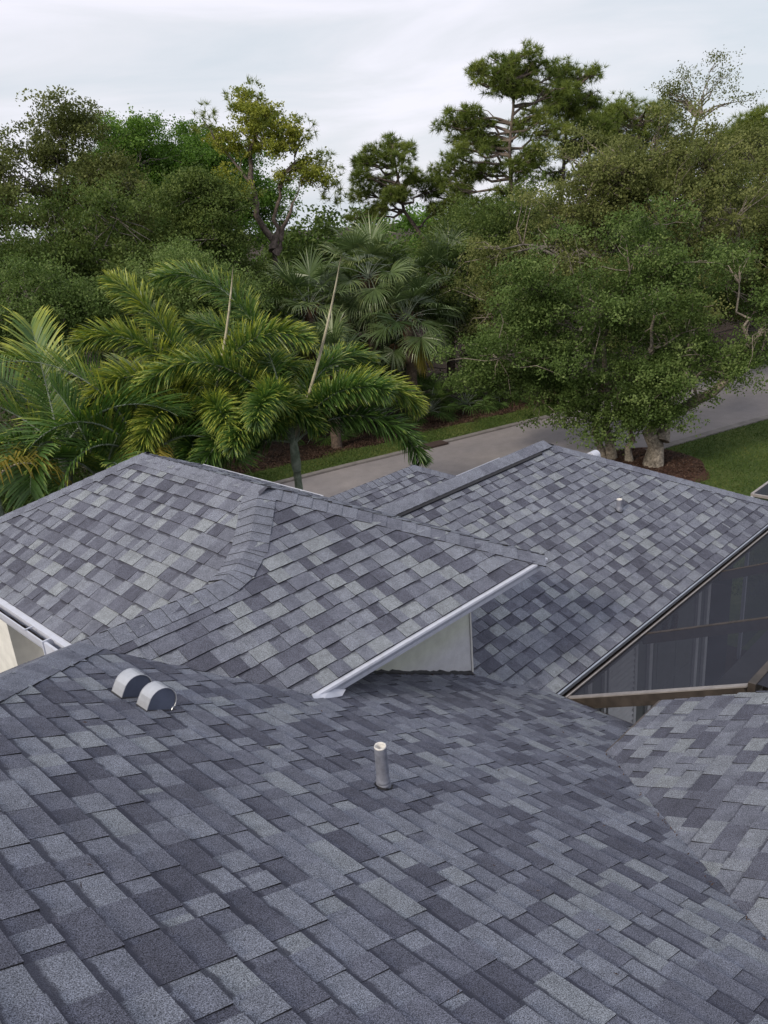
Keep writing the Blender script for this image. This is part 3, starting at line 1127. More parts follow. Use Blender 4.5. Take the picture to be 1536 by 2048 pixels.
bark_mat('bark_pale', (0.10, 0.082, 0.066), (0.32, 0.278, 0.232), 14)
bark_mat('bark_grey', (0.085, 0.075, 0.068), (0.25, 0.225, 0.20), 9)
bark_mat('bark_pine', (0.06, 0.046, 0.040), (0.21, 0.165, 0.142), 8)
bark_mat('bark_palm', (0.07, 0.05, 0.04), (0.19, 0.14, 0.11), 12)
bark_mat('palm_shaft', (0.11, 0.145, 0.10), (0.27, 0.31, 0.245), 7)
bark_mat('spear', (0.34, 0.30, 0.22), (0.46, 0.42, 0.31), 5)

# ground to the horizon
n_ = 64
mb = MB()
mb.add([(0, 0, 0)] + [(900 * math.cos(2 * math.pi * i / n_), 900 * math.sin(2 * math.pi * i / n_), 0) for i in range(n_)],
       [(0, 1 + i, 1 + (i + 1) % n_) for i in range(n_)])
tag(link('ground', mb.mesh('ground', 'forest_floor')), kind='structure')

FAR = [(-60, 37.0), (-25, 28.2), (0, 22.1), (14.7, 18.75), (18.2, 17.85), (22.6, 16.75), (24.5, 16.25), (31, 14.4), (45, 9.8), (70, -1.0)]


def smooth_line(pts, k=8):
    out = []
    for i in range(len(pts) - 1):
        p0 = Vector(pts[max(0, i - 1)])
        p1, p2 = Vector(pts[i]), Vector(pts[i + 1])
        p3 = Vector(pts[min(len(pts) - 1, i + 2)])
        for j in range(k):
            s_ = j / k
            out.append(0.5 * ((2 * p1) + (p2 - p0) * s_ + (2 * p0 - 5 * p1 + 4 * p2 - p3) * s_ ** 2 + (3 * p1 - p0 - 3 * p2 + p3) * s_ ** 3))
    out.append(Vector(pts[-1]))
    return out


farl = smooth_line(FAR)


def offs(line, d_):
    out = []
    for i, p in enumerate(line):
        tg = (line[min(i + 1, len(line) - 1)] - line[max(i - 1, 0)]).normalized()
        out.append(p + Vector((tg.y, -tg.x)) * d_)
    return out


def strip(name, l1, l2, z, mat, kind='structure', thick=0.0):
    k = len(l1)
    vs = [(p.x, p.y, z) for p in l1] + [(p.x, p.y, z) for p in l2]
    fs = [(i, k + i, k + i + 1, i + 1) for i in range(k - 1)]
    if thick:
        vs += [(p.x, p.y, z - thick) for p in l1] + [(p.x, p.y, z - thick) for p in l2]
        fs += [(i, i + 1, 2 * k + i + 1, 2 * k + i) for i in range(k - 1)] + [(k + i, 3 * k + i, 3 * k + i + 1, k + i + 1) for i in range(k - 1)]
    mb = MB()
    mb.add(vs, fs)
    o = link(name, mb.mesh(name, mat))
    return tag(o, kind=kind)


nearl = offs(farl, 5.25)
strip('road', farl, nearl, 0.012, 'asphalt')
strip('far_kerb', offs(farl, -0.24), offs(farl, 0.0), 0.07, 'concrete', thick=0.08)
strip('near_kerb', offs(farl, 5.25), offs(farl, 5.55), 0.05, 'concrete', thick=0.06)
wv_ = [1.75 + 0.22 * math.sin(i * 0.9) + 0.12 * math.sin(i * 2.3) for i in range(len(farl))]
vl = []
for i, p in enumerate(farl):
    tg = (farl[min(i + 1, len(farl) - 1)] - farl[max(i - 1, 0)]).normalized()
    vl.append(p - Vector((tg.y, -tg.x)) * wv_[i])
strip('verge', vl, offs(farl, -0.24), 0.030, 'lawn')
# lawn in front of the house
mb = MB()
lw = [p for p in offs(farl, 5.55) if 12 < p.x < 60]
vs = [(p.x, p.y, 0.008) for p in lw] + [(60, -30, 0.008), (12.6, -30, 0.008), (12.6, 12.5, 0.008)]
mb.add(vs, [tuple(range(len(vs) - 1, -1, -1))])
tag(link('lawn', mb.mesh('lawn', 'lawn')), kind='structure')
# mulch ring round the oak, slightly mounded
mb = MB()
vs, fs = [], []
for r_, z in ((1.9, 0.013), (1.55, 0.05), (0.7, 0.09), (0.02, 0.10)):
    for i in range(28):
        an = 2 * math.pi * i / 28
        q = r_ * (1 + 0.06 * math.sin(3 * an + 1) + 0.04 * math.sin(7 * an))
        vs.append((20.95 + q * math.cos(an) * 1.0, 10.75 + q * math.sin(an) * 1.05, z))
for k in range(3):
    for i in range(28):
        j = (i + 1) % 28
        fs.append((k * 28 + i, k * 28 + j, (k + 1) * 28 + j, (k + 1) * 28 + i))
mb.add(vs, fs)
tag(link('mulch_bed', mb.mesh('mulch_bed', 'mulch', True)), kind='structure')
# storm drain in the far kerb
dr = thing('storm_drain', 'rusty storm drain inlet set in the far kerb', 'drain', (19.7, 17.55, 0.0))
mb = MB()
mb.beam((19.25, 17.66, 0.055), (20.15, 17.42, 0.055), 0.46, 0.06)
link('frame', mb.mesh('frame', 'iron'), dr)
mb = MB()
mb.beam((18.75, 17.82, 0.06), (19.23, 17.69, 0.06), 0.34, 0.09)
link('apron', mb.mesh('apron', 'concrete'), dr)

# ================================================================== FOLIAGE HELPERS
leaf_mat('oak_leaf', (0.046, 0.076, 0.018), (0.112, 0.172, 0.046), (0.225, 0.290, 0.100))
leaf_mat('olive_leaf', (0.056, 0.070, 0.020), (0.136, 0.160, 0.050), (0.255, 0.268, 0.098))
leaf_mat('bright_leaf', (0.044, 0.092, 0.014), (0.098, 0.190, 0.032), (0.195, 0.300, 0.062))
leaf_mat('dark_leaf', (0.034, 0.058, 0.014), (0.078, 0.122, 0.030), (0.155, 0.200, 0.056))
leaf_mat('vine_leaf', (0.100, 0.125, 0.018), (0.215, 0.245, 0.040), (0.360, 0.370, 0.075))
leaf_mat('pine_needle', (0.056, 0.086, 0.018), (0.132, 0.178, 0.040), (0.265, 0.300, 0.075))
leaf_mat('palm_leaf', (0.030, 0.070, 0.014), (0.084, 0.162, 0.034), (0.40, 0.42, 0.065), trans=0.26, rough=0.42, spec=0.4)
leaf_mat('palm_yellow', (0.110, 0.120, 0.020), (0.240, 0.200, 0.036), (0.400, 0.300, 0.060), trans=0.3)
leaf_mat('fan_leaf', (0.042, 0.074, 0.024), (0.108, 0.155, 0.056), (0.270, 0.300, 0.105), trans=0.22, rough=0.4, spec=0.5)
leaf_mat('palmetto_leaf', (0.034, 0.068, 0.016), (0.082, 0.140, 0.034), (0.180, 0.225, 0.058), trans=0.22)
leaf_mat('dead_frond', (0.10, 0.06, 0.035), (0.22, 0.13, 0.075), (0.36, 0.24, 0.14), trans=0.15)
leaf_mat('grass_blade', (0.036, 0.062, 0.013), (0.074, 0.120, 0.027), (0.175, 0.180, 0.056), trans=0.25)


def unit(a):
    return a / np.maximum(1e-9, np.linalg.norm(a, axis=-1, keepdims=True))


def leaf_quads(c, L, W, g, upb=0.5):
    """rhombic leaves at points c"""
    n = len(c)
    nr = unit(g.normal(size=(n, 3)) + np.array([0, 0, upb]))
    ax = unit(np.cross(nr, g.normal(size=(n, 3))))
    bx_ = np.cross(nr, ax)
    Ls = (L * g.uniform(0.65, 1.35, n))[:, None]
    Ws = (W * g.uniform(0.65, 1.35, n))[:, None]
    v = np.stack((c - ax * Ls / 2, c + bx_ * Ws / 2 + nr * Ws * 0.12, c + ax * Ls / 2, c - bx_ * Ws / 2 + nr * Ws * 0.12), axis=1)
    return v.reshape(-1, 3), np.arange(4 * n).reshape(-1, 4)


def crown_obj(parent, pts, tone, L, W, mat, g, upb=0.5, name='crown'):
    v, f_ = leaf_quads(pts, L, W, g, upb)
    me = np_mesh(name, v, f_, mat, attrs={'tone': ('FACE', np.clip(tone, 0, 1))})
    return link(name, me, parent)


def bow(a, b_, g, wob, n=4, lift=0.0):
    a, b_ = np.array(a, float), np.array(b_, float)
    d_ = np.linalg.norm(b_ - a)
    out = []
    for i in range(n + 1):
        s_ = i / n
        p = a + (b_ - a) * s_ + np.array([0, 0, lift * d_ * 4 * s_ * (1 - s_)])
        if 0 < i < n:
            p = p + g.normal(size=3) * wob * d_
        out.append(p)
    return out


def broad_tree(name, label, cat, base, tops, blobs, nclump, nleaf, L, mat, bark='bark_grey', trunk_r=0.22, cr=0.55, seed=1,
               group=None, limbs=14, twig_r=0.016, stems=None, zmin=0.5, tone0=0.45, tvar=0.16, shell=0.45, W=None, twigs=True, boughs=7, bough_r=0.95, tstep=2, tbark=None):
    g = np.random.default_rng(seed)
    root = thing(name, label, cat, (base[0], base[1], 0.0), group)
    B = np.array([b_[:6] for b_ in blobs], float)
    wts = np.array([b_[6] if len(b_) > 6 else b_[3] * b_[4] * b_[5] for b_ in blobs], float)
    wts /= wts.sum()
    idx = g.choice(len(B), nclump, p=wts)
    dr_ = unit(g.normal(size=(nclump, 3)))
    rad = g.uniform(0, 1, nclump) ** shell
    cl = B[idx, :3] + dr_ * B[idx, 3:6] * rad[:, None] * g.uniform(0.8, 1.12, nclump)[:, None]
    if boughs:
        nb = max(3, nclump // boughs)
        bc = cl[:nb]
        j = g.integers(0, nb, nclump)
        q = unit(g.normal(size=(nclump, 3)) + np.array([0, 0, 0.45]))
        br = bough_r * g.uniform(0.75, 1.25, nb)[j][:, None]
        cl = bc[j] + q * br * np.array([1, 1, 0.62]) * g.uniform(0.65, 1.05, (nclump, 1))
    cl = cl[cl[:, 2] > zmin]
    nclump = len(cl)
    # limbs
    mb = MB()
    stems = stems or [(base, tops[0], trunk_r)]
    stem_pts = []
    for (b0, t0, r0) in stems:
        pp = bow((b0[0], b0[1], -0.1 if len(b0) < 3 else b0[2]), t0, g, 0.035, 6)
        rr = [r0 * (1.35 if i == 0 else 1.0 - 0.62 * i / 6) for i in range(7)]
        mb.tube(pp, rr, 9)
        stem_pts += [(p, r_) for p, r_ in zip(pp[2:], rr[2:])]
    hubs = []
    for i in range(limbs):
        c = cl[g.integers(nclump)]
        j = min(range(len(stem_pts)), key=lambda q: np.linalg.norm(stem_pts[q][0] - c) + g.uniform(0, 1.2) + (1.5 if stem_pts[q][0][2] > c[2] else 0))
        sp, sr = stem_pts[j]
        e_ = sp + (c - sp) * g.uniform(0.55, 0.9)
        pp = bow(sp, e_, g, 0.06, 5, 0.06)
        r0 = max(0.035, min(sr * 0.62, 0.02 * np.linalg.norm(e_ - sp) + 0.02))
        rr = [r0 * (1 - 0.7 * q / 5) for q in range(6)]
        mb.tube(pp, rr, 6)
        for q in (2, 3, 4, 5):
            hubs.append((pp[q], rr[q]))
    tr_ = link('trunk', mb.mesh('trunk', bark, True), root)
    if twigs:
        mb = MB()
        HP = np.array([h[0] for h in hubs])
        for c in cl[::tstep] - np.array([0, 0, 0.12 if tstep > 1 else 0.0]):
            j = int(np.argmin(np.linalg.norm(HP - c, axis=1)))
            h, hr = hubs[j]
            mb.tube(bow(h, c, g, 0.07, 3, 0.04), [min(hr * 0.7, twig_r * 1.7), twig_r * 1.2, twig_r * 0.8, twig_r * 0.35], 4, cap=False)
        link('twigs', mb.mesh('twigs', tbark or bark, True), root)['kind'] = 'stuff'
    # leaves
    per = max(4, nleaf // nclump)
    nsub = 7
    sub = cl[:, None, :] + g.normal(size=(nclump, nsub, 3)) * np.array([cr, cr, cr * 0.6]) * 0.62
    ct = g.normal(0, tvar, size=(nclump, 1)) + g.normal(0, tvar * 0.5, size=(nclump, nsub))
    k = per // nsub + 1
    pts = sub[:, :, None, :] + g.normal(size=(nclump, nsub, k, 3)) * np.array([cr, cr, cr * 0.7]) * 0.30
    tone = tone0 + ct[:, :, None] + g.normal(0, 0.10, size=(nclump, nsub, k))
    pts = pts.reshape(-1, 3)
    tone = tone.reshape(-1)
    crown_obj(root, pts, tone, L, W or L * 0.62, mat, g)
    return root


def needle_tris(c, d_, ln, w, per, g, spread=0.9):
    """tufts of needles at c pointing along d_"""
    n = len(c)
    dirs = unit(d_[:, None, :] + g.normal(size=(n, per, 3)) * spread)
    side = unit(np.cross(dirs, g.normal(size=(n, per, 3)))) * w / 2
    L = ln * g.uniform(0.6, 1.15, size=(n, per, 1))
    b0 = np.repeat(c[:, None, :], per, axis=1)
    v = np.stack((b0 - side, b0 + side, b0 + dirs * L - np.array([0, 0, 0.12]) * L), axis=2)
    return v.reshape(-1, 3), np.arange(3 * n * per).reshape(-1, 3)


def pine_tree(name, label, base, top, pads, ntuft, seed, r0=0.2, ln=0.34, per=26, w=0.026, tone0=0.45, bark='bark_pine', group='slash pines on the skyline', trunk=None, cat='pine tree', mat='pine_needle'):
    """pads: foliage masses (x,y,z,rx,ry,rz); a bough runs from the trunk into each"""
    g = np.random.default_rng(seed)
    root = thing(name, label, cat, (base[0], base[1], 0), group)
    mb = MB()
    tp = trunk or bow((base[0], base[1], -0.1), top, g, 0.008, 8)
    k = len(tp)
    rr = [r0 * (1.15 if i == 0 else 1 - 0.80 * i / (k - 1)) for i in range(k)]
    mb.tube(tp, rr, 9)
    C, D, T = [], [], []
    tot = sum(p[3] * p[4] * p[5] for p in pads) ** 1.0
    wsum = sum((p[3] * p[4] * p[5]) ** 0.75 for p in pads)
    dense = []
    for i in range(len(tp) - 1):
        for s_ in np.linspace(0, 1, 6)[:-1]:
            dense.append(np.array(tp[i]) + (np.array(tp[i + 1]) - np.array(tp[i])) * s_)
    dense.append(np.array(tp[-1]))
    for p in pads:
        pc = np.array(p[:3])
        pr = np.array(p[3:6]) * np.array([1.12, 1.12, 1.0])
        # leave the trunk a little below the pad
        cand = [q for q in dense if q[2] < pc[2] + 0.2] or dense[:1]
        st = min(cand, key=lambda q: np.linalg.norm(q - pc) + 0.5 * max(0, q[2] - (pc[2] - 0.5)))
        bp = bow(st, pc, g, 0.06, 4, -0.03)
        mb.tube(bp, [0.075, 0.062, 0.05, 0.04, 0.025], 5)
        nb = max(4, int(ntuft * (np.prod(pr)) ** 0.75 / wsum))
        q = unit(g.normal(size=(nb, 3))) * (g.uniform(0, 1, (nb, 1)) ** 0.42)
        q[:, 2] = q[:, 2] * 0.9
        pts = pc + q * pr
        nsp = max(4, nb // 5)
        for e_ in pts[:nsp]:
            h = bp[g.integers(2, 5)]
            mb.tube(bow(h, e_, g, 0.08, 2), [0.028, 0.018, 0.008], 4, cap=False)
        dd = unit(q * 0.8 + np.array([0, 0, 0.55]) + g.normal(size=(nb, 3)) * 0.3)
        C.append(pts)
        D.append(dd)
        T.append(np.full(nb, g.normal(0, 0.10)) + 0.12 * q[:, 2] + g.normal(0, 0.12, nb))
    link('trunk', mb.mesh('trunk', bark, True), root)
    C, D, T = np.concatenate(C), np.concatenate(D), np.concatenate(T)
    v, f_ = needle_tris(C, D, ln, w, per, g)
    tone = np.clip(np.repeat(T, per) + tone0 + g.normal(0, 0.12, len(f_)), 0, 1)
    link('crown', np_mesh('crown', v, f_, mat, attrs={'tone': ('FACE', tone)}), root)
    return root


class Strips:
    """ribbon leaves: rows of paired verts"""

    def __init__(s):
        s.v, s.f, s.t = [], [], []

    def ribbon(s, pts, widths, side, tone, fold=None):
        o = len(s.v)
        k = len(pts)
        for p, w in zip(pts, widths):
            s.v.append(p - side * (w / 2))
            s.v.append(p + side * (w / 2))
        for i in range(k - 1):
            s.f.append((o + 2 * i, o + 2 * i + 1, o + 2 * i + 3, o + 2 * i + 2))
            s.t.append(tone if not hasattr(tone, '__len__') else tone[i])

    def mesh(s, name, mat):
        return np_mesh(name, np.array(s.v), np.array(s.f), mat, attrs={'tone': ('FACE', np.clip(s.t, 0, 1))})


def nrm(a):
    return a / max(1e-9, np.linalg.norm(a))


UPV = np.array([0, 0, 1.0])


def frond_curve(base, az, elev, length, droop, n=26, twist=0.0, pw=1.25):
    p = np.array(base, float)
    out = [p.copy()]
    for i in range(n):
        s_ = (i + 0.5) / n
        el = R(elev) - R(droop) * s_ ** pw
        a_ = R(az + twist * s_)
        p = p + np.array([math.cos(a_) * math.cos(el), math.sin(a_) * math.cos(el), math.sin(el)]) * length / n
        out.append(p.copy())
    return out


def feather_frond(S, Rb, base, az, elev, length, droop, g, plumose=True, nl=150, ll=0.46, lw=0.026, bare=0.16, tone=0.4, twist=0.0, vee=35, sag=0.35, pw=1.25):
    cv = frond_curve(base, az, elev, length, droop, 26, twist, pw)
    n = len(cv) - 1
    Rb.tube([tuple(p) for p in cv[::2]], [0.026 * (1 - 0.85 * i / (n / 2)) for i in range(len(cv[::2]))], 6)
    for i in range(nl):
        s_ = bare + (1 - bare) * (i + g.uniform(0, 1)) / nl
        x = s_ * n
        j = min(n - 1, int(x))
        p = cv[j] + (cv[j + 1] - cv[j]) * (x - j)
        tg = nrm(cv[j + 1] - cv[j])
        sd = np.cross(tg, UPV)
        if np.linalg.norm(sd) < 0.2:
            sd = np.array([math.sin(R(az)), -math.cos(R(az)), 0])
        sd = nrm(sd)
        up = np.cross(sd, tg)
        q = (s_ - bare) / (1 - bare)
        prof = (0.35 + 0.65 * math.sin(math.pi * min(1, 0.12 + 0.62 * q + 0.05))) * (1.0 if q < 0.9 else 1.0 - 3.5 * (q - 0.9))
        L = ll * prof * g.uniform(0.85, 1.15)
        sign = 1 if i % 2 else -1
        if plumose:
            ph = R(g.uniform(-80, 90))
        else:
            ph = R(vee + g.uniform(-7, 7))
        rad = sd * sign * math.cos(ph) + up * math.sin(ph)
        fwd = 0.38 + 0.70 * q if plumose else 0.62 + 0.7 * q
        d_ = nrm(rad + tg * fwd)
        m1 = p + d_ * L * 0.45
        d2 = nrm(d_ - UPV * sag * g.uniform(0.5, 1.3))
        m2 = m1 + d2 * L * 0.35
        d3 = nrm(d2 - UPV * sag * 1.1)
        e_ = m2 + d3 * L * 0.22
        ws = nrm(np.cross(d_, up * 0.8 + tg * 0.3 + g.normal(size=3) * (0.5 if plumose else 0.12)))
        tn = tone + g.normal(0, 0.10) + (0.10 if up[2] > 0.4 and math.sin(ph) > 0 else -0.04)  # upper leaflets lightened in tone, as if lit from above
        S.ribbon([p, m1, m2, e_], [lw * 0.55, lw, lw * 0.8, lw * 0.08], ws, [tn - 0.16, tn - 0.03, tn + 0.22])  # inner ends darkened to stand for shade inside the frond; tips yellower


def feather_palm(name, label, base, crown_z, fronds, seed, trunk_r=0.088, plumose=True, mat='palm_leaf', group=None, spear=None, crown_xy=None, **kw):
    g = np.random.default_rng(seed)
    root = thing(name, label, 'palm tree', (base[0], base[1], 0), group)
    cx, cy = crown_xy or base[:2]
    mb = MB()
    n = 22
    pts, rr = [], []
    for i in range(n + 1):
        s_ = i / n
        pts.append((base[0] + (cx - base[0]) * s_, base[1] + (cy - base[1]) * s_, -0.05 + (crown_z - 0.55) * s_))
        rr.append(trunk_r * (1.12 - 0.25 * s_) * (1.05 if i % 2 else 0.97))
    mb.tube(pts, rr, 12)
    link('trunk', mb.mesh('trunk', 'palm_shaft', True), root)
    mb = MB()
    mb.tube([(cx, cy, crown_z - 0.62), (cx, cy, crown_z - 0.5), (cx, cy, crown_z - 0.2), (cx, cy, crown_z + 0.1), (cx, cy, crown_z + 0.35)],
            [trunk_r * 0.95, trunk_r * 1.15, trunk_r * 1.05, trunk_r * 0.75, trunk_r * 0.3], 12)
    link('crownshaft', mb.mesh('crownshaft', 'palm_shaft', True), root)
    for fr in fronds:
        S, Rb = Strips(), MB()
        az, el, ln, dp = fr[:4]
        o = dict(kw)
        if len(fr) > 4:
            o.update(fr[4])
        mt = o.pop('mat', mat)
        if el < 52 and mt == 'palm_leaf':
            o['tone'] = o.get('tone', 0.4) - 0.14      # shade inside the crown put into the tone of lower, older fronds
        z_off = o.pop('dz', 0.0)
        b0 = (cx + 0.05 * math.cos(R(az)), cy + 0.05 * math.sin(R(az)), crown_z + z_off)
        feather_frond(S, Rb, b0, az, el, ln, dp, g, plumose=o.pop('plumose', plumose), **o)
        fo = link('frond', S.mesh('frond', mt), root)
        link('rachis', Rb.mesh('rachis', 'palm_shaft' if mt == 'palm_leaf' else 'spear', True), fo)
    if spear:
        a_, b_ = np.array((cx, cy, crown_z)), np.array(spear)
        mb = MB()
        mb.tube([tuple(a_ + (b_ - a_) * s_ + np.array([0.02, -0.02, 0]) * 4 * s_ * (1 - s_) * 3) for s_ in np.linspace(0, 1, 9)],
                [0.034, 0.034, 0.033, 0.031, 0.029, 0.026, 0.022, 0.016, 0.004], 7)
        link('spear_leaf', mb.mesh('spear_leaf', 'spear', True), root)
    return root


def fan_leaf(S, Pb, base, az, elev, plen, blen, g, tone, nseg=34, arc=115, pdroop=25, fold=0.35, sw=0.036, sag=0.5):
    cv = frond_curve(base, az, elev, plen, pdroop, 6)
    Pb.tube([tuple(p) for p in cv], [0.016, 0.014, 0.013, 0.012, 0.011, 0.010, 0.008], 4, cap=False)
    h = cv[-1]
    d_ = nrm(cv[-1] - cv[-2])
    sd = np.cross(d_, UPV)
    sd = nrm(sd) if np.linalg.norm(sd) > 0.15 else np.array([math.sin(R(az)), -math.cos(R(az)), 0])
    rl = R(g.uniform(-25, 25))
    up = np.cross(sd, d_)
    sd, up = sd * math.cos(rl) + up * math.sin(rl), up * math.cos(rl) - sd * math.sin(rl)
    for i in range(nseg):
        ph = R(-arc + 2 * arc * (i + 0.5) / nseg + g.uniform(-1.5, 1.5))
        dd = nrm(d_ * math.cos(ph) + sd * math.sin(ph) + up * fold * abs(math.sin(ph)) * 0.8)
        L = blen * (0.72 + 0.28 * math.cos(ph * 0.75)) * g.uniform(0.92, 1.06)
        sg = sag * g.uniform(0.5, 1.3)
        p1 = h + dd * L * 0.42
        d2 = nrm(dd - UPV * sg * 0.35)
        p2 = p1 + d2 * L * 0.33
        d3 = nrm(d2 - UPV * sg * 1.2)
        p3 = p2 + d3 * L * 0.30
        ws = nrm(np.cross(dd, up + g.normal(size=3) * 0.35))
        tn = tone + g.normal(0, 0.08)
        S.ribbon([h + dd * 0.03, p1, p2, p3], [sw * 0.35, sw, sw * 0.75, sw * 0.06], ws, [tn - 0.05, tn, tn + 0.14])


def fan_palm(name, label, base, crown, nf, seed, blen=1.05, plen=1.2, trunk_r=0.19, tone=0.4, group='cabbage palms beyond the road', elmin=-50, elmax=85, mat='fan_leaf', cat='palm tree', dead=0, nseg=36, sw=0.046, wfun=None):
    g = np.random.default_rng(seed)
    root = thing(name, label, cat, (base[0], base[1], 0), group)
    if crown[2] > 0.6:
        mb = MB()
        n = 14
        pts = [(base[0] + (crown[0] - base[0]) * i / n, base[1] + (crown[1] - base[1]) * i / n, -0.05 + crown[2] * i / n) for i in range(n + 1)]
        mb.tube(pts, [trunk_r * (1.05 if i % 2 else 0.95) for i in range(n + 1)], 10)
        link('trunk', mb.mesh('trunk', 'bark_palm', True), root)
        mb = MB()
        for i in range(26):       # old leaf bases in the crown
            an = g.uniform(0, 2 * math.pi)
            z = crown[2] - 0.1 - 0.5 * g.uniform(0, 1)
            a_ = (crown[0] + trunk_r * 0.8 * math.cos(an), crown[1] + trunk_r * 0.8 * math.sin(an), z)
            b_ = (crown[0] + (trunk_r + 0.22) * math.cos(an), crown[1] + (trunk_r + 0.22) * math.sin(an), z + 0.35)
            mb.tube([a_, b_], [0.035, 0.012], 4)
        link('boots', mb.mesh('boots', 'dead_frond', True), root)['kind'] = 'stuff'
    for i in range(nf):
        s_ = (i + 0.5) / nf
        az = i * 137.5 + g.uniform(-15, 15)
        el = elmax + (elmin - elmax) * s_ ** 0.9 + g.uniform(-8, 8)
        S, Pb = Strips(), MB()
        md = mat
        tn = tone + g.normal(0, 0.10) + 0.1 * (1 - s_)
        if dead and i >= nf - dead:
            md = 'dead_frond' if i % 2 else 'palm_yellow'
            tn = 0.4
        fan_leaf(S, Pb, crown, az, el, plen * g.uniform(0.8, 1.15), blen * g.uniform(0.88, 1.1), g, tn, nseg=nseg, sw=sw, pdroop=20 + 25 * s_, sag=0.35 + 0.5 * s_)
        fo = link('fan', S.mesh('fan', md), root)
        link('petiole', Pb.mesh('petiole', 'palm_shaft', True), fo)
    return root

# ================================================================== OAK BY THE ROAD
broad_tree('oak_tree', 'broad dense green oak with pale forked trunks standing in the mulch ring by the road', 'tree', (21.1, 10.4), [(20.9, 10.9, 3.6)],
           [(20.3, 12.0, 4.6, 2.4, 2.6, 2.3, 6), (19.0, 13.6, 4.1, 1.9, 1.9, 1.9, 4), (21.3, 10.4, 4.9, 2.3, 2.2, 2.2, 5), (22.0, 8.4, 4.9, 2.1, 1.9, 1.7, 3.2),
            (20.2, 12.6, 2.2, 1.4, 1.5, 1.1, 1.5), (20.9, 11.2, 2.0, 1.2, 1.2, 1.1, 1.5), (22.6, 6.8, 4.6, 1.9, 1.8, 1.5, 2.4), (23.0, 5.4, 4.9, 1.5, 1.4, 1.4, 1.2), (18.8, 14.3, 3.0, 1.2, 1.1, 1.1, 1.0),
            (20.4, 11.5, 1.75, 1.0, 1.3, 0.7, 1.6), (20.5, 10.3, 1.75, 0.7, 0.8, 0.6, 1.2), (20.9, 9.6, 2.4, 0.8, 0.8, 0.7, 1.0), (20.9, 10.0, 2.6, 1.0, 1.0, 1.0, 1.2), (19.4, 13.2, 2.4, 1.4, 1.2, 0.9, 1.4), (21.6, 8.6, 3.2, 1.3, 1.2, 0.8, 1.0)],
           900, 120000, 0.080, 'oak_leaf', bark='bark_pale', cr=0.34, seed=21, limbs=46, twig_r=0.012, zmin=0.75, tone0=0.38, bough_r=0.70, tvar=0.22,
           stems=[((21.05, 10.35), (20.9, 10.6, 3.2), 0.25), ((21.2, 10.2, 0.8), (22.6, 7.9, 3.9), 0.19), ((21.25, 12.0), (20.6, 12.2, 3.8), 0.125),
                  ((21.15, 11.65), (20.8, 11.6, 4.2), 0.13), ((21.1, 11.1, 0.05), (20.4, 11.2, 2.4), 0.10), ((21.3, 12.1, 1.0), (20.2, 13.4, 3.0), 0.06)])
# mixed trees behind it
OB = dict(group='oaks crowding behind the road', tstep=1, tbark='bark_pale')
broad_tree('oak_tree', 'tall olive-leaved oak with bare grey twigs rising behind the roadside oak', 'tree', (27.5, 16.6), [(27.2, 15.8, 6.4)],
           [(26.2, 17.2, 5.4, 2.4, 2.4, 2.3, 3.6), (27.0, 15.2, 7.0, 2.6, 2.6, 2.4, 5.5), (28.2, 13.0, 7.4, 2.5, 2.5, 2.3, 5), (25.4, 18.6, 4.4, 1.7, 1.7, 1.9, 2.2), (28.6, 14.0, 4.4, 2.5, 3.0, 2.2, 2.8)],
           840, 98000, 0.092, 'olive_leaf', cr=0.38, seed=22, limbs=46, twig_r=0.018, tone0=0.54, trunk_r=0.26, zmin=1.2, bough_r=0.95, **OB)
broad_tree('oak_tree', 'wide olive-green oak at the right edge beyond the road', 'tree', (40.6, 15.0), [(40.4, 14.6, 5.4)],
           [(39.4, 15.6, 6.9, 3.4, 3.2, 3.0, 5), (39.8, 12.2, 6.9, 3.4, 3.2, 3.1, 5), (40.2, 9.2, 6.4, 3.2, 3.0, 3.0, 4), (39.5, 13.5, 3.4, 3.2, 3.6, 2.2, 3.5), (40.0, 10.0, 3.2, 3.0, 2.6, 1.8, 2.4)],
           820, 92000, 0.125, 'olive_leaf', cr=0.52, seed=23, limbs=40, twig_r=0.020, tone0=0.50, trunk_r=0.26, zmin=0.9, bough_r=1.25, **OB)
broad_tree('shade_tree', 'dark leafy tree filling the gap between cabbage palms and roadside oak', 'tree', (28.3, 22.6), [(28.3, 22.6, 4.6)],
           [(28.0, 22.6, 5.2, 2.6, 2.6, 2.6, 4), (26.6, 20.6, 3.8, 2.0, 2.0, 2.2, 2), (30.0, 20.4, 5.6, 2.6, 2.6, 2.6, 4)], 420, 56000, 0.105, 'dark_leaf', cr=0.55, seed=24, limbs=22, tone0=0.60, twig_r=0.016)
broad_tree('young_tree', 'spindly half-bare young tree poking above the oaks against the sky', 'tree', (31.0, 14.05), [(30.95, 14.05, 9.9)],
           [(31.0, 14.0, 10.9, 0.8, 1.4, 0.9, 3), (30.6, 14.9, 11.0, 0.5, 0.8, 0.5, 1), (31.3, 13.0, 10.6, 0.5, 0.9, 0.5, 1)], 90, 2600, 0.075, 'olive_leaf', cr=0.30, seed=25,
           limbs=24, trunk_r=0.12, twig_r=0.009, tone0=0.4, bark='bark_pale', bough_r=0.35, boughs=4)

broad_tree('understorey_tree', 'low dark tree beyond the road under the wide right-edge oak', 'tree', (35.4, 17.0), [(35.4, 17.0, 2.4)],
           [(34.6, 17.2, 2.6, 2.4, 2.0, 2.2, 3), (37.2, 15.6, 2.6, 2.4, 1.8, 2.2, 3), (32.2, 18.4, 2.4, 2.2, 1.8, 2.0, 3), (43.5, 13.6, 3.0, 3.0, 2.4, 2.4, 3)],
           380, 46000, 0.115, 'dark_leaf', cr=0.55, seed=26, limbs=18, tone0=0.34, trunk_r=0.11, zmin=0.2, **OB)

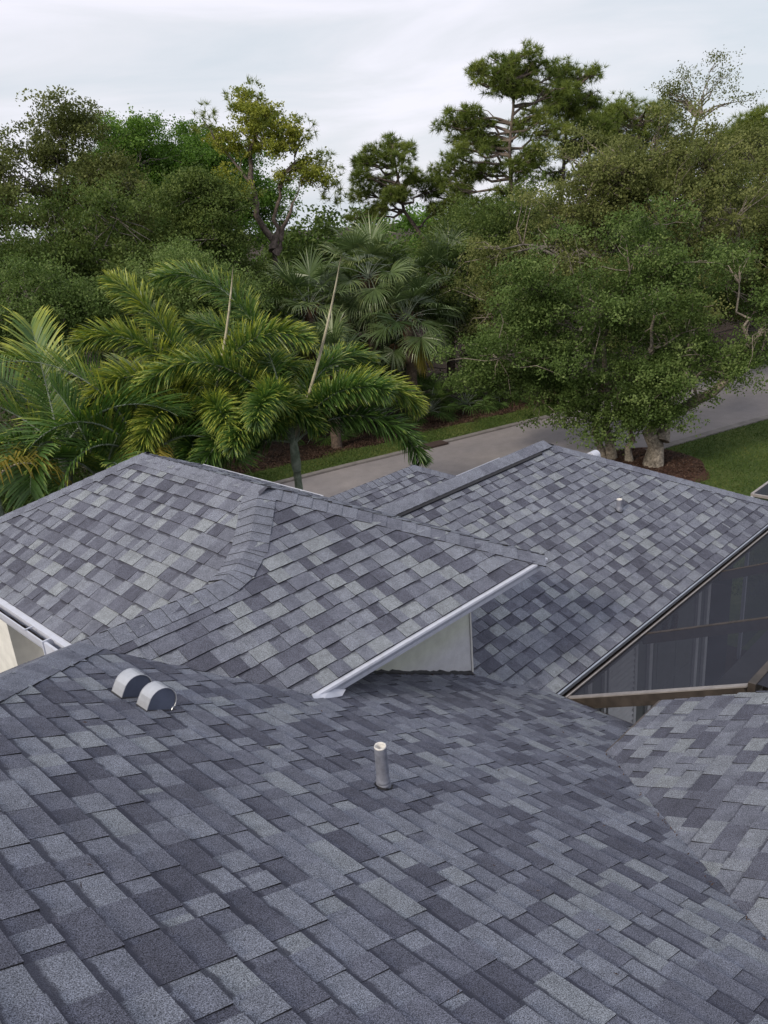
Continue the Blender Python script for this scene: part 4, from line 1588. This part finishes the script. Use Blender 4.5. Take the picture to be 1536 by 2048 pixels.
# ================================================================== PINES
def pads_rand(c, r, n, seed, flat=0.55, size=0.8):
    g = np.random.default_rng(seed)
    out = []
    for i in range(n):
        q = unit(g.normal(size=3)) * g.uniform(0.25, 1.0) ** 0.5
        p = np.array(c) + q * np.array(r)
        s_ = size * g.uniform(0.7, 1.25)
        out.append((p[0], p[1], p[2], s_, s_, s_ * flat))
    return out


pine_tree('pine_tree', 'tallest pine with open layered boughs in the middle of the skyline', (32.5, 23.3), (32.6, 23.2, 13.2),
          pads_rand((32.5, 23.3, 12.9), (1.5, 1.6, 1.0), 24, 48, 0.7, 0.50) + pads_rand((33.4, 22.2, 12.0), (0.9, 1.0, 1.2), 11, 49, 0.7, 0.5) +
          pads_rand((31.5, 24.6, 10.0), (1.3, 1.5, 1.8), 14, 52, 0.8, 0.48) + pads_rand((33.0, 22.6, 9.6), (1.0, 1.1, 1.6), 9, 53, 0.8, 0.5) +
          [(31.2, 24.9, 11.4, .8, .9, .4), (30.8, 25.5, 11.0, .6, .7, .4), (31.6, 24.5, 10.9, .7, .8, .45), (31.5, 24.5, 10.2, .8, .8, .4), (32.0, 24.0, 10.0, .7, .8, .4), (32.9, 22.7, 11.0, .6, .7, .4),
           (30.8, 25.5, 9.2, .9, .9, .4), (31.5, 24.8, 8.9, .9, .9, .4), (30.9, 25.3, 8.5, .7, .7, .3), (32.0, 24.0, 9.1, .7, .8, .4), (33.1, 22.4, 9.4, .9, .8, .45), (33.6, 21.8, 10.4, .8, .8, .45), (32.3, 23.5, 8.0, .8, .8, .4), (31.6, 24.4, 7.6, .7, .7, .35)],
          1700, 31, r0=0.20, tone0=0.52)
pine_tree('pine_tree', 'dark dense pine just right of the tallest pine', (36.8, 24.2), (37.3, 23.3, 12.6),
          pads_rand((37.4, 23.2, 12.2), (1.5, 1.7, 1.3), 26, 50, 0.75, 0.55) + pads_rand((37.7, 22.6, 10.3), (1.7, 1.9, 1.0), 20, 51, 0.6, 0.58) + [(36.4, 24.8, 9.2, .7, .7, .35), (37.0, 24.0, 8.6, .9, .9, .4), (38.0, 22.4, 8.6, 1, 1, .5)],
          1400, 32, r0=0.2, tone0=0.46)
pine_tree('pine_tree', 'smaller twisted pine left of the tallest pine with sky behind it', (33.9, 29.6), (32.8, 30.8, 10.9),
          pads_rand((32.6, 30.9, 9.3), (1.9, 2.0, 1.9), 30, 41, 0.85, 0.44) + [(31.5, 32.1, 8.6, .6, .7, .55), (32.0, 31.5, 7.8, .6, .6, .4), (34.0, 29.5, 8.6, .7, .7, .6), (34.2, 29.2, 7.6, .6, .6, .4), (31.3, 32.3, 7.4, .5, .5, .4)], 1150, 33, r0=0.17,
          trunk=[(33.9, 29.6, -.1), (33.85, 29.65, 3), (33.7, 29.8, 6.1), (33.0, 30.5, 7.6), (32.9, 30.7, 9.2), (32.8, 30.8, 10.6)], tone0=0.52)
pine_tree('pine_tree', 'ragged pine between the twisted pine and the tallest pine', (35.7, 29.0), (35.6, 29.1, 9.4),
          pads_rand((35.4, 29.3, 8.7), (1.3, 1.4, 1.7), 22, 42, 0.75, 0.45) + pads_rand((36.2, 28.6, 6.6), (1.9, 2.1, 1.2), 18, 43, 0.7, 0.75), 1150, 34, r0=0.16, tone0=0.46)
pine_tree('pine_tree', 'round-topped pine behind the olive oak', (44.2, 23.4), (44.2, 23.4, 11.2),
          pads_rand((44.1, 23.4, 11.0), (2.0, 2.2, 1.3), 30, 44, 0.75, 0.85) + pads_rand((43.9, 23.2, 8.8), (2.8, 3.0, 1.2), 18, 45, 0.7, 1.0), 1500, 35, r0=0.22, tone0=0.54, ln=0.38)
pine_tree('pine_tree', 'pine at the right edge of the skyline', (46.6, 17.6), (46.6, 17.6, 10.2),
          pads_rand((46.6, 17.0, 9.6), (2.2, 2.8, 1.5), 32, 46, 0.7, 0.85), 1300, 36, r0=0.2, tone0=0.42, ln=0.38)

# ================================================================== VINE-COVERED PINE, LEFT OF CENTRE
vt = broad_tree('vine_covered_tree', 'tall forked tree hung with yellow-green vines against the sky', 'tree', (22.3, 28.3), [(22.4, 28.2, 9.0)],
                [(22.2, 28.4, 11.6, 1.0, 1.2, 0.9, 2.6), (22.9, 27.8, 10.7, 1.2, 1.2, 0.7, 2.6), (21.4, 29.0, 10.6, .9, 1.0, .7, 1.2), (23.9, 26.9, 9.3, .8, .9, .7, 1.6), (22.0, 28.6, 9.0, .6, .7, .5, .5),
                 (21.0, 29.2, 9.0, .7, .7, .5, .5), (22.9, 27.9, 9.2, .5, .5, .5, .4)],
                220, 19000, 0.105, 'vine_leaf', bark='bark_pine', cr=0.28, bough_r=0.5, boughs=5, seed=51, limbs=26, twig_r=0.016, tone0=0.62, tvar=0.2, zmin=6.2,
                stems=[((22.3, 28.3), (22.35, 28.25, 6.6), 0.24), ((22.35, 28.25, 6.4), (21.9, 28.7, 9.4), 0.17), ((22.35, 28.25, 6.5), (22.75, 27.9, 9.0), 0.13), ((22.4, 28.2, 6.3), (23.1, 27.6, 8.2), 0.14),
                       ((21.9, 28.7, 9.2), (22.4, 28.2, 12.2), 0.10), ((22.75, 27.9, 8.8), (23.6, 27.1, 10.6), 0.08), ((21.95, 28.6, 8.3), (20.6, 29.7, 9.4), 0.075), ((21.95, 28.6, 9.0), (20.6, 29.6, 11.6), 0.06)])
g = np.random.default_rng(5)
pc = np.concatenate([np.array(p[:3]) + unit(g.normal(size=(24, 3))) * np.array(p[3:6]) for p in
                     [(22.2, 28.4, 12.2, 1.1, 1.1, .6), (20.6, 29.6, 11.6, .5, .6, .6), (23.4, 27.3, 10.9, .8, .8, .5), (24.3, 26.5, 9.4, .6, .6, .7), (22.6, 28.1, 11.0, 1.2, 1.2, .6), (24.4, 26.4, 8.4, .5, .5, .4)]])
v, f_ = needle_tris(pc, unit(np.tile([0, 0, .6], (len(pc), 1)) + g.normal(size=(len(pc), 3)) * .5), .32, .026, 26, g)
link('needle_tufts', np_mesh('needle_tufts', v, f_, 'pine_needle', attrs={'tone': ('FACE', np.clip(g.normal(.62, .15, len(f_)), 0, 1))}), vt)

# ================================================================== WOOD ON THE LEFT
LG = dict(group='trees of the wood behind the palms')
broad_tree('hardwood_tree', 'tall sparse olive hardwood at the left edge of the skyline', 'tree', (16.4, 34.2), [(16.3, 34.3, 9.0)],
           [(16.9, 34.0, 11.4, 1.2, 1.4, 1.3, 2.2), (15.0, 34.9, 10.6, 1.9, 1.9, 1.7, 3.4), (17.6, 33.5, 9.4, 2.4, 2.4, 1.9, 5), (13.6, 35.5, 9.0, 2.6, 2.6, 2.1, 5), (16.4, 34.2, 6.8, 3.6, 3.2, 2.2, 6), (19.2, 33.0, 7.2, 2.4, 2.4, 2.0, 4)],
           680, 84000, 0.115, 'olive_leaf', cr=0.46, seed=61, limbs=40, twig_r=0.018, tone0=0.40, trunk_r=0.24, bough_r=0.9, **LG)
broad_tree('hardwood_tree', 'bright green round-topped tree left of the vine-covered tree', 'tree', (22.3, 38.0), [(22.3, 38.0, 9.0)],
           [(22.3, 37.9, 11.3, 1.9, 2.0, 1.5, 4.5), (23.4, 37.1, 9.8, 2.2, 2.2, 1.7, 4), (20.9, 38.7, 9.6, 1.9, 1.9, 1.6, 3.4), (22.3, 38.0, 7.2, 3.4, 3.2, 2.0, 5)],
           520, 72000, 0.122, 'bright_leaf', cr=0.50, seed=62, limbs=24, tone0=0.54, trunk_r=0.22, bough_r=0.9, **LG)
broad_tree('hardwood_tree', 'mid-green tree tucked close behind the vine-covered tree', 'tree', (26.2, 37.9), [(26.2, 37.9, 9.0)],
           [(25.9, 38.1, 11.0, 1.9, 1.9, 1.5, 4), (27.8, 36.6, 9.2, 1.9, 1.9, 1.8, 3.4), (24.6, 39.0, 9.6, 1.7, 1.7, 1.6, 3), (26.4, 37.8, 7.4, 3.4, 3.2, 2.0, 5)],
           520, 70000, 0.124, 'bright_leaf', cr=0.50, seed=63, limbs=24, tone0=0.42, trunk_r=0.22, bough_r=0.9, **LG)
broad_tree('hardwood_tree', 'dark dense tree below the skyline at far left', 'tree', (12.6, 30.4), [(12.8, 30.2, 5.4)],
           [(12.6, 30.4, 7.0, 2.8, 2.6, 2.1, 5), (15.4, 29.1, 6.9, 2.4, 2.2, 2.0, 4), (10.0, 31.6, 7.2, 2.4, 2.2, 2.2, 4), (13.4, 29.8, 4.4, 3.4, 2.6, 1.8, 4)],
           560, 70000, 0.108, 'dark_leaf', cr=0.48, seed=64, limbs=24, tone0=0.62, trunk_r=0.22, **LG)
broad_tree('hardwood_tree', 'dark conifer-like tree left of the forked trunk', 'tree', (19.4, 28.0), [(19.4, 28.0, 6.4)],
           [(19.0, 28.2, 7.9, 1.5, 1.5, 1.7, 3), (20.0, 27.7, 6.5, 1.2, 1.1, 1.7, 2), (17.6, 28.6, 7.2, 1.8, 1.7, 1.9, 3.4), (19.0, 28.2, 4.6, 2.6, 2.2, 1.8, 4)],
           480, 64000, 0.100, 'dark_leaf', cr=0.42, seed=65, limbs=20, tone0=0.70, trunk_r=0.18, bough_r=0.8, **LG)
broad_tree('understorey_tree', 'light green bushy tree in front of the dark wood', 'tree', (14.3, 22.9), [(14.2, 22.9, 4.4)],
           [(14.2, 22.9, 5.9, 1.3, 1.3, 1.1, 3), (15.2, 22.2, 5.0, 1.3, 1.2, 1.1, 2), (13.1, 23.4, 5.2, 1.2, 1.1, 1.1, 2), (14.2, 22.9, 3.6, 2.0, 1.8, 1.4, 3)],
           460, 56000, 0.078, 'oak_leaf', bough_r=0.7, cr=0.40, seed=66, limbs=18, tone0=0.60, trunk_r=0.12, twig_r=0.011, **LG)
broad_tree('understorey_tree', 'grey-green bushy tree above the leftmost palm', 'tree', (10.2, 25.0), [(10.4, 24.9, 4.2)],
           [(10.2, 25.0, 5.6, 1.5, 1.4, 1.1, 3), (11.9, 24.2, 5.2, 1.4, 1.3, 1.0, 2.4), (8.6, 25.6, 5.4, 1.5, 1.4, 1.1, 2.4), (10.4, 24.9, 3.6, 2.6, 1.8, 1.4, 3)],
           480, 58000, 0.080, 'oak_leaf', bough_r=0.7, cr=0.40, seed=67, limbs=18, tone0=0.44, trunk_r=0.12, twig_r=0.012, **LG)
broad_tree('understorey_tree', 'shadowed bush behind the tall feather palms', 'tree', (16.4, 23.0), [(16.4, 23.0, 3.0)],
           [(16.4, 23.0, 3.6, 1.9, 1.8, 1.7, 3), (17.8, 23.6, 4.4, 1.5, 1.5, 1.6, 2), (12.0, 21.6, 2.6, 2.2, 1.8, 1.6, 2), (8.6, 22.0, 2.6, 2.4, 1.8, 1.7, 2)],
           220, 40000, 0.085, 'dark_leaf', cr=0.55, seed=68, limbs=18, tone0=0.40, trunk_r=0.1, **LG)
broad_tree('understorey_tree', 'dark shrubby tree among the cabbage palms', 'tree', (22.6, 24.6), [(22.6, 24.6, 3.6)],
           [(22.4, 24.8, 4.0, 2.2, 2.0, 2.0, 3), (24.8, 22.6, 3.0, 2.2, 1.9, 1.9, 3), (20.4, 25.4, 3.4, 1.6, 1.5, 1.3, 1.5), (23.0, 22.8, 1.6, 2.4, 1.2, 1.4, 2.4), (20.6, 23.4, 1.8, 2.0, 1.2, 1.5, 2), (26.6, 20.8, 1.5, 1.8, 1.0, 1.3, 1.6)],
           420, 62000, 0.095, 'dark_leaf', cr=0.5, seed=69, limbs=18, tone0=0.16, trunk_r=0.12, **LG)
# distant trees
FG = dict(group='distant trees glimpsed through the gaps')
far = [(60, 56, 8.2, 4.6, 'bright_leaf', 'distant yellow-green tree seen left of the cabbage palms'), (66, 46, 7.6, 5.0, 'dark_leaf', 'distant dark tree seen between the pines'),
       (40, 45, 7.8, 4.0, 'dark_leaf', 'distant tree behind the forked trunk'), (30, 58, 10.2, 4.6, 'dark_leaf', 'distant tree behind the green round-topped tree'),
       (16, 56, 10.0, 5.0, 'olive_leaf', 'distant tree behind the left edge of the wood'), (56, 34, 8.4, 5.2, 'olive_leaf', 'distant tree behind the tallest pine'),
       (58, 24, 8.6, 5.0, 'dark_leaf', 'distant tree behind the round-topped pine'), (62, 14, 8.6, 5.4, 'olive_leaf', 'distant tree at the right end of the skyline'), (46, 52, 7.4, 4.4, 'bright_leaf', 'distant tree below the open sky gap'), (5, 46, 8.8, 4.6, 'dark_leaf', 'distant tree beyond the leftmost hardwood')]
for i, (x, y, h, r_, mt, lb) in enumerate(far):
    broad_tree('distant_tree', lb, 'tree', (x, y), [(x, y, h * 0.6)], [(x, y, h * 0.62, r_, r_, h * 0.38, 3), (x + 1.6, y - 1.6, h * 0.45, r_, r_, h * 0.36, 2), (x - 1.8, y + 1.6, h * 0.45, r_, r_, h * 0.36, 2)],
               160, 14000, 0.30, mt, bough_r=1.6, boughs=4, cr=0.9, seed=80 + i, limbs=8, tone0=0.45, twigs=False, **FG)

# ================================================================== CABBAGE PALMS AND PALMETTOS
fan_palm('cabbage_palm', 'tallest cabbage palm with an orange-brown heart beyond the road', (21.9, 22.3), (21.75, 22.1, 5.35), 38, 101, dead=3, tone=0.40)
fan_palm('cabbage_palm', 'cabbage palm left of the tallest one, half behind the feather palm', (19.5, 23.0), (19.42, 22.9, 4.5), 32, 102, dead=2, tone=0.34)
fan_palm('cabbage_palm', 'lower cabbage palm with drooping fans right of the tallest one', (22.2, 20.6), (22.1, 20.6, 3.8), 30, 103, dead=3, tone=0.24)
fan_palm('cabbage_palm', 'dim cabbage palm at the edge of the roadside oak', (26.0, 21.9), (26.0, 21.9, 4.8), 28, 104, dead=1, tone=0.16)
fan_palm('cabbage_palm', 'cabbage palm with a stout trunk above the verge', (17.9, 20.4), (17.9, 20.4, 2.7), 22, 105, dead=1, tone=0.2, elmin=-20)
SPS = [(22.6, 20.2, 'saw palmetto clump at the mulch edge below the drooping cabbage palm'), (24.2, 19.7, 'saw palmetto clump nearest the roadside oak'), (20.7, 20.9, 'saw palmetto clump behind the arching feather frond'),
       (25.8, 19.3, 'saw palmetto clump under the left edge of the oak crown'), (23.4, 21.4, 'saw palmetto clump in deep shade behind the others'), (18.6, 21.9, 'saw palmetto clump beside the stout palm trunk')]
for i, (x, y, lb) in enumerate(SPS):
    fan_palm('saw_palmetto', lb, (x, y), (x, y, 0.25), 26, 120 + i, blen=0.62, plen=0.95, tone=0.30, elmin=5, elmax=85, mat='palmetto_leaf', cat='shrub', group='saw palmettos along the verge', nseg=22, sw=0.034)

# ================================================================== FEATHER PALMS BEHIND THE HOUSE
FPG = 'bushy feather palms behind the house'
feather_palm('foxtail_palm', 'foxtail palm with pale ringed trunk and tall spear leaf at the roof corner', (9.9, 12.6), 3.25,
             [(-46, 66, 3.2, 125, dict(tone=0.60)), (-52, 40, 3.1, 118, dict(tone=0.30)), (125, 86, 4.7, 105, dict(tone=0.46, pw=2.3)), (218, 68, 3.0, 100, dict(tone=0.44)), (205, 52, 2.6, 85, dict(tone=0.40)), (160, 72, 3.9, 125, dict(tone=0.56, pw=1.7)),
              (188, 46, 3.0, 110, dict(tone=0.40)), (150, 18, 2.4, 80, dict(tone=0.36)), (60, 70, 3.4, 110, dict(tone=0.5)), (5, 72, 3.3, 110), (-70, 62, 2.6, 80, dict(tone=0.36)), (100, 74, 4.0, 100, dict(tone=0.5, pw=1.8))],
             201, group=FPG, spear=(10.88, 11.75, 6.75), nl=760, ll=0.48, lw=0.025, tone=0.42, sag=0.22)
feather_palm('foxtail_palm', 'foxtail palm with yellow-tipped plumes behind the roof peak', (8.55, 14.0), 3.55,
             [(120, 84, 3.6, 60, dict(tone=0.66, pw=2.0)), (172, 74, 3.2, 145, dict(tone=0.70, pw=1.6)), (205, 60, 2.7, 130, dict(tone=0.64)), (250, 56, 2.6, 110, dict(tone=0.55)), (-60, 76, 3.5, 110, dict(tone=0.6, pw=1.7)), (-20, 66, 3.0, 110), (60, 70, 3.2, 100), (145, 46, 2.8, 95, dict(tone=0.46)), (225, 20, 2.2, 80, dict(tone=0.4)), (300, 50, 2.8, 110, dict(tone=0.56)), (150, 80, 3.4, 110, dict(tone=0.64, pw=2.0))],
             202, group=FPG, spear=(9.25, 12.95, 6.75), nl=760, ll=0.49, lw=0.026, tone=0.46, crown_xy=(8.7, 13.9), sag=0.22)
KW = dict(plumose=False, nl=96, ll=0.78, lw=0.036, bare=0.10, sag=0.22, tone=0.52)
AG = 'broad-leafleted palms on the left'
feather_palm('areca_palm', 'feather palm with a tall fan of bright leaflets left of the roof peak', (7.2, 13.75), 3.35,
             [(150, 86, 3.5, 95, dict(tone=0.58)), (190, 68, 3.1, 120, dict(tone=0.5)), (205, 50, 2.8, 105, dict(tone=0.45)), (245, 40, 1.8, 110, dict(tone=0.5, mat='palm_yellow', sag=1.2)), (110, 74, 3.2, 70), (60, 70, 3.0, 80), (-30, 60, 2.6, 100, dict(tone=0.36)), (300, 50, 2.2, 110, dict(tone=0.36)), (170, 40, 2.5, 80, dict(tone=0.36))],
             203, group=AG, **KW)
feather_palm('areca_palm', 'young feather palm with a stiff upright dark green frond', (6.2, 13.5), 3.3,
             [(140, 86, 1.9, 25, dict(tone=0.36)), (200, 60, 1.8, 80, dict(tone=0.4)), (260, 55, 1.7, 95, dict(tone=0.42)), (30, 60, 1.7, 70), (100, 55, 1.8, 80)], 204, group=AG, trunk_r=0.08, **dict(KW, ll=0.55))
feather_palm('areca_palm', 'leftmost feather palm with two upright fronds', (5.9, 14.3), 3.9,
             [(155, 60, 2.3, 60, dict(tone=0.52)), (70, 80, 2.5, 45, dict(tone=0.58)), (200, 30, 2.6, 75, dict(tone=0.36)), (230, 35, 2.2, 95, dict(tone=0.36)), (140, 20, 2.4, 60, dict(tone=0.34)), (100, 60, 2.8, 70, dict(tone=0.44)), (-40, 50, 2.4, 90, dict(tone=0.42)), (20, 55, 2.6, 90)], 205, group=AG, **KW)
feather_palm('areca_palm', 'feather palm with yellowing drooping leaflets at the left edge', (4.2, 13.2), 3.9,
             [(-20, 50, 1.1, 130, dict(mat='palm_yellow', sag=1.6, tone=0.5, nl=40)), (30, 56, 1.2, 130, dict(mat='palm_yellow', sag=1.6, tone=0.45, nl=40)), (140, 60, 2.4, 90), (210, 50, 2.4, 90), (190, 30, 1.8, 110, dict(tone=0.4))], 206, group=AG, **KW)
# dark hedge shrubs along the foot of the palms
for i, (x, y, h, lb) in enumerate([(3.4, 18.6, 3.8, 'tall dark shrub behind the leftmost palm'), (6.4, 19.0, 3.9, 'tall dark shrub behind the upright palm fronds'), (9.4, 19.4, 3.8, 'tall dark shrub behind the yellow-tipped palm'), (1.6, 16.4, 3.4, 'dark shrub in the corner left of the palms'), (6.0, 15.6, 2.6, 'dark shrub in the shade below the leftmost palms'), (8.6, 16.0, 2.6, 'dark shrub below the yellow-tipped palm'), (3.6, 15.4, 2.8, 'dark shrub at the left edge behind the eave')]):
    broad_tree('shrub', lb, 'shrub', (x, y), [(x, y, h * 0.6)], [(x, y, h * 0.55, 1.5, 1.0, h * 0.45)], 80, 16000, 0.075, 'dark_leaf', cr=0.42, seed=140 + i, limbs=8, trunk_r=0.05, tone0=0.3, group='dark shrubs below the palms', zmin=0.2)

# ================================================================== GRASS AND LITTER
def scatter_blades(name, label, pts, h, w, mat, seed, cat='grass', tone0=0.45):
    g = np.random.default_rng(seed)
    n = len(pts)
    an = g.uniform(0, 2 * math.pi, n)
    sd = np.stack((np.cos(an), np.sin(an), np.zeros(n)), 1) * (w * g.uniform(.6, 1.3, n))[:, None]
    tip = np.stack((g.normal(0, .6, n), g.normal(0, .6, n), g.uniform(.5, 1.1, n)), 1) * h
    v = np.stack((pts - sd, pts + sd, pts + tip), 1).reshape(-1, 3)
    tn = tone0 + g.normal(0, .16, n) + 0.16 * np.sin(pts[:, 0] * 1.7 + 2 * np.sin(pts[:, 1] * 0.9)) * np.sin(pts[:, 1] * 1.3)
    o = link(name, np_mesh(name, v, np.arange(3 * n).reshape(-1, 3), mat, attrs={'tone': ('FACE', np.clip(tn, 0, 1))}))
    return tag(o, label, cat, kind='stuff')


g = np.random.default_rng(77)
n = 90000
px = g.uniform(14.5, 32, n)
py = g.uniform(3.0, 12.5, n)
nx = np.array([p.x for p in offs(farl, 5.55)])
ny = np.array([p.y for p in offs(farl, 5.55)])
ok = (py < np.interp(px, nx, ny)) & ((px - 20.95) ** 2 + (py - 10.75) ** 2 > 1.85 ** 2)
pts = np.stack((px[ok], py[ok], np.full(ok.sum(), 0.008)), 1)
scatter_blades('lawn_grass', 'short green lawn grass in front of the wing', pts, 0.055, 0.012, 'grass_blade', 78)
n = 42000
ii = g.uniform(0, 1, n)
fx = np.array([p.x for p in farl])
fy = np.array([p.y for p in farl])
px = g.uniform(9, 32, n)
fyi = np.interp(px, fx, fy)
off = g.uniform(0.24, 2.2, n) * 1.03
wv2 = np.interp(px, fx, np.array(wv_))
ok = off < wv2 + g.normal(0, 0.12, n)
pts = np.stack((px[ok], fyi[ok] + off[ok], np.full(ok.sum(), 0.03)), 1)
scatter_blades('verge_grass', 'patchy grass on the far verge', pts, 0.06, 0.013, 'grass_blade', 79, tone0=0.55)


def litter(name, label, pts, L, W, mat, seed, tone0=0.4):
    g = np.random.default_rng(seed)
    v, f_ = leaf_quads(pts, L, W, g, 2.0)
    o = link(name, np_mesh(name, v, f_, mat, attrs={'tone': ('FACE', np.clip(g.normal(tone0, .25, len(f_)), 0, 1))}))
    return tag(o, label, 'litter', kind='stuff')


leaf_mat('chip', (0.026, 0.015, 0.011), (0.062, 0.036, 0.026), (0.145, 0.092, 0.064), trans=0.0)
n = 9000
an = g.uniform(0, 2 * math.pi, n)
rr = 1.8 * np.sqrt(g.uniform(0, 1, n))
pts = np.stack((20.95 + rr * np.cos(an), 10.75 + rr * np.sin(an), 0.115 - 0.045 * rr + g.uniform(0, .02, n)), 1)
litter('mulch_chips', 'reddish brown mulch chips round the oak trunks', pts, 0.085, 0.03, 'chip', 90)
n = 30000
px = g.uniform(10, 32, n)
off = 1.7 + g.exponential(1.1, n)
pts = np.stack((px, np.interp(px, fx, fy) + off * 1.03, g.uniform(0.012, 0.05, n)), 1)
litter('pine_straw', 'reddish pine straw under the roadside trees', pts, 0.13, 0.026, 'chip', 91, 0.5)


# leaf litter caught in the valleys and against the raised wall
g = np.random.default_rng(99)
pl = []
for i in range(70):
    q = g.uniform(0, 1)
    x = 4.58 - 3.2 * q
    y = x - 2.06 + abs(g.normal(0, 0.05))
    pl.append((x, y, max(zD(x, y), zE(x, y)) + 0.016))
for i in range(50):
    x = g.uniform(3.4, 5.7)
    y = 9.602 - x - abs(g.normal(0, 0.05)) if x > 5.25 else 4.33 - abs(g.normal(0, 0.05))
    pl.append((x, y, max(zD(x, y), zC(x, y)) + 0.016))
for i in range(40):
    x, y = g.uniform(0.6, 5.2), g.uniform(0.8, 3.6)
    if x < y + 2.0:
        pl.append((x, y, zD(x, y) + 0.016))
litter('leaf_litter', 'specks of brown leaf litter caught on the shingles', np.array(pl), 0.022, 0.007, 'chip', 98, 0.5)
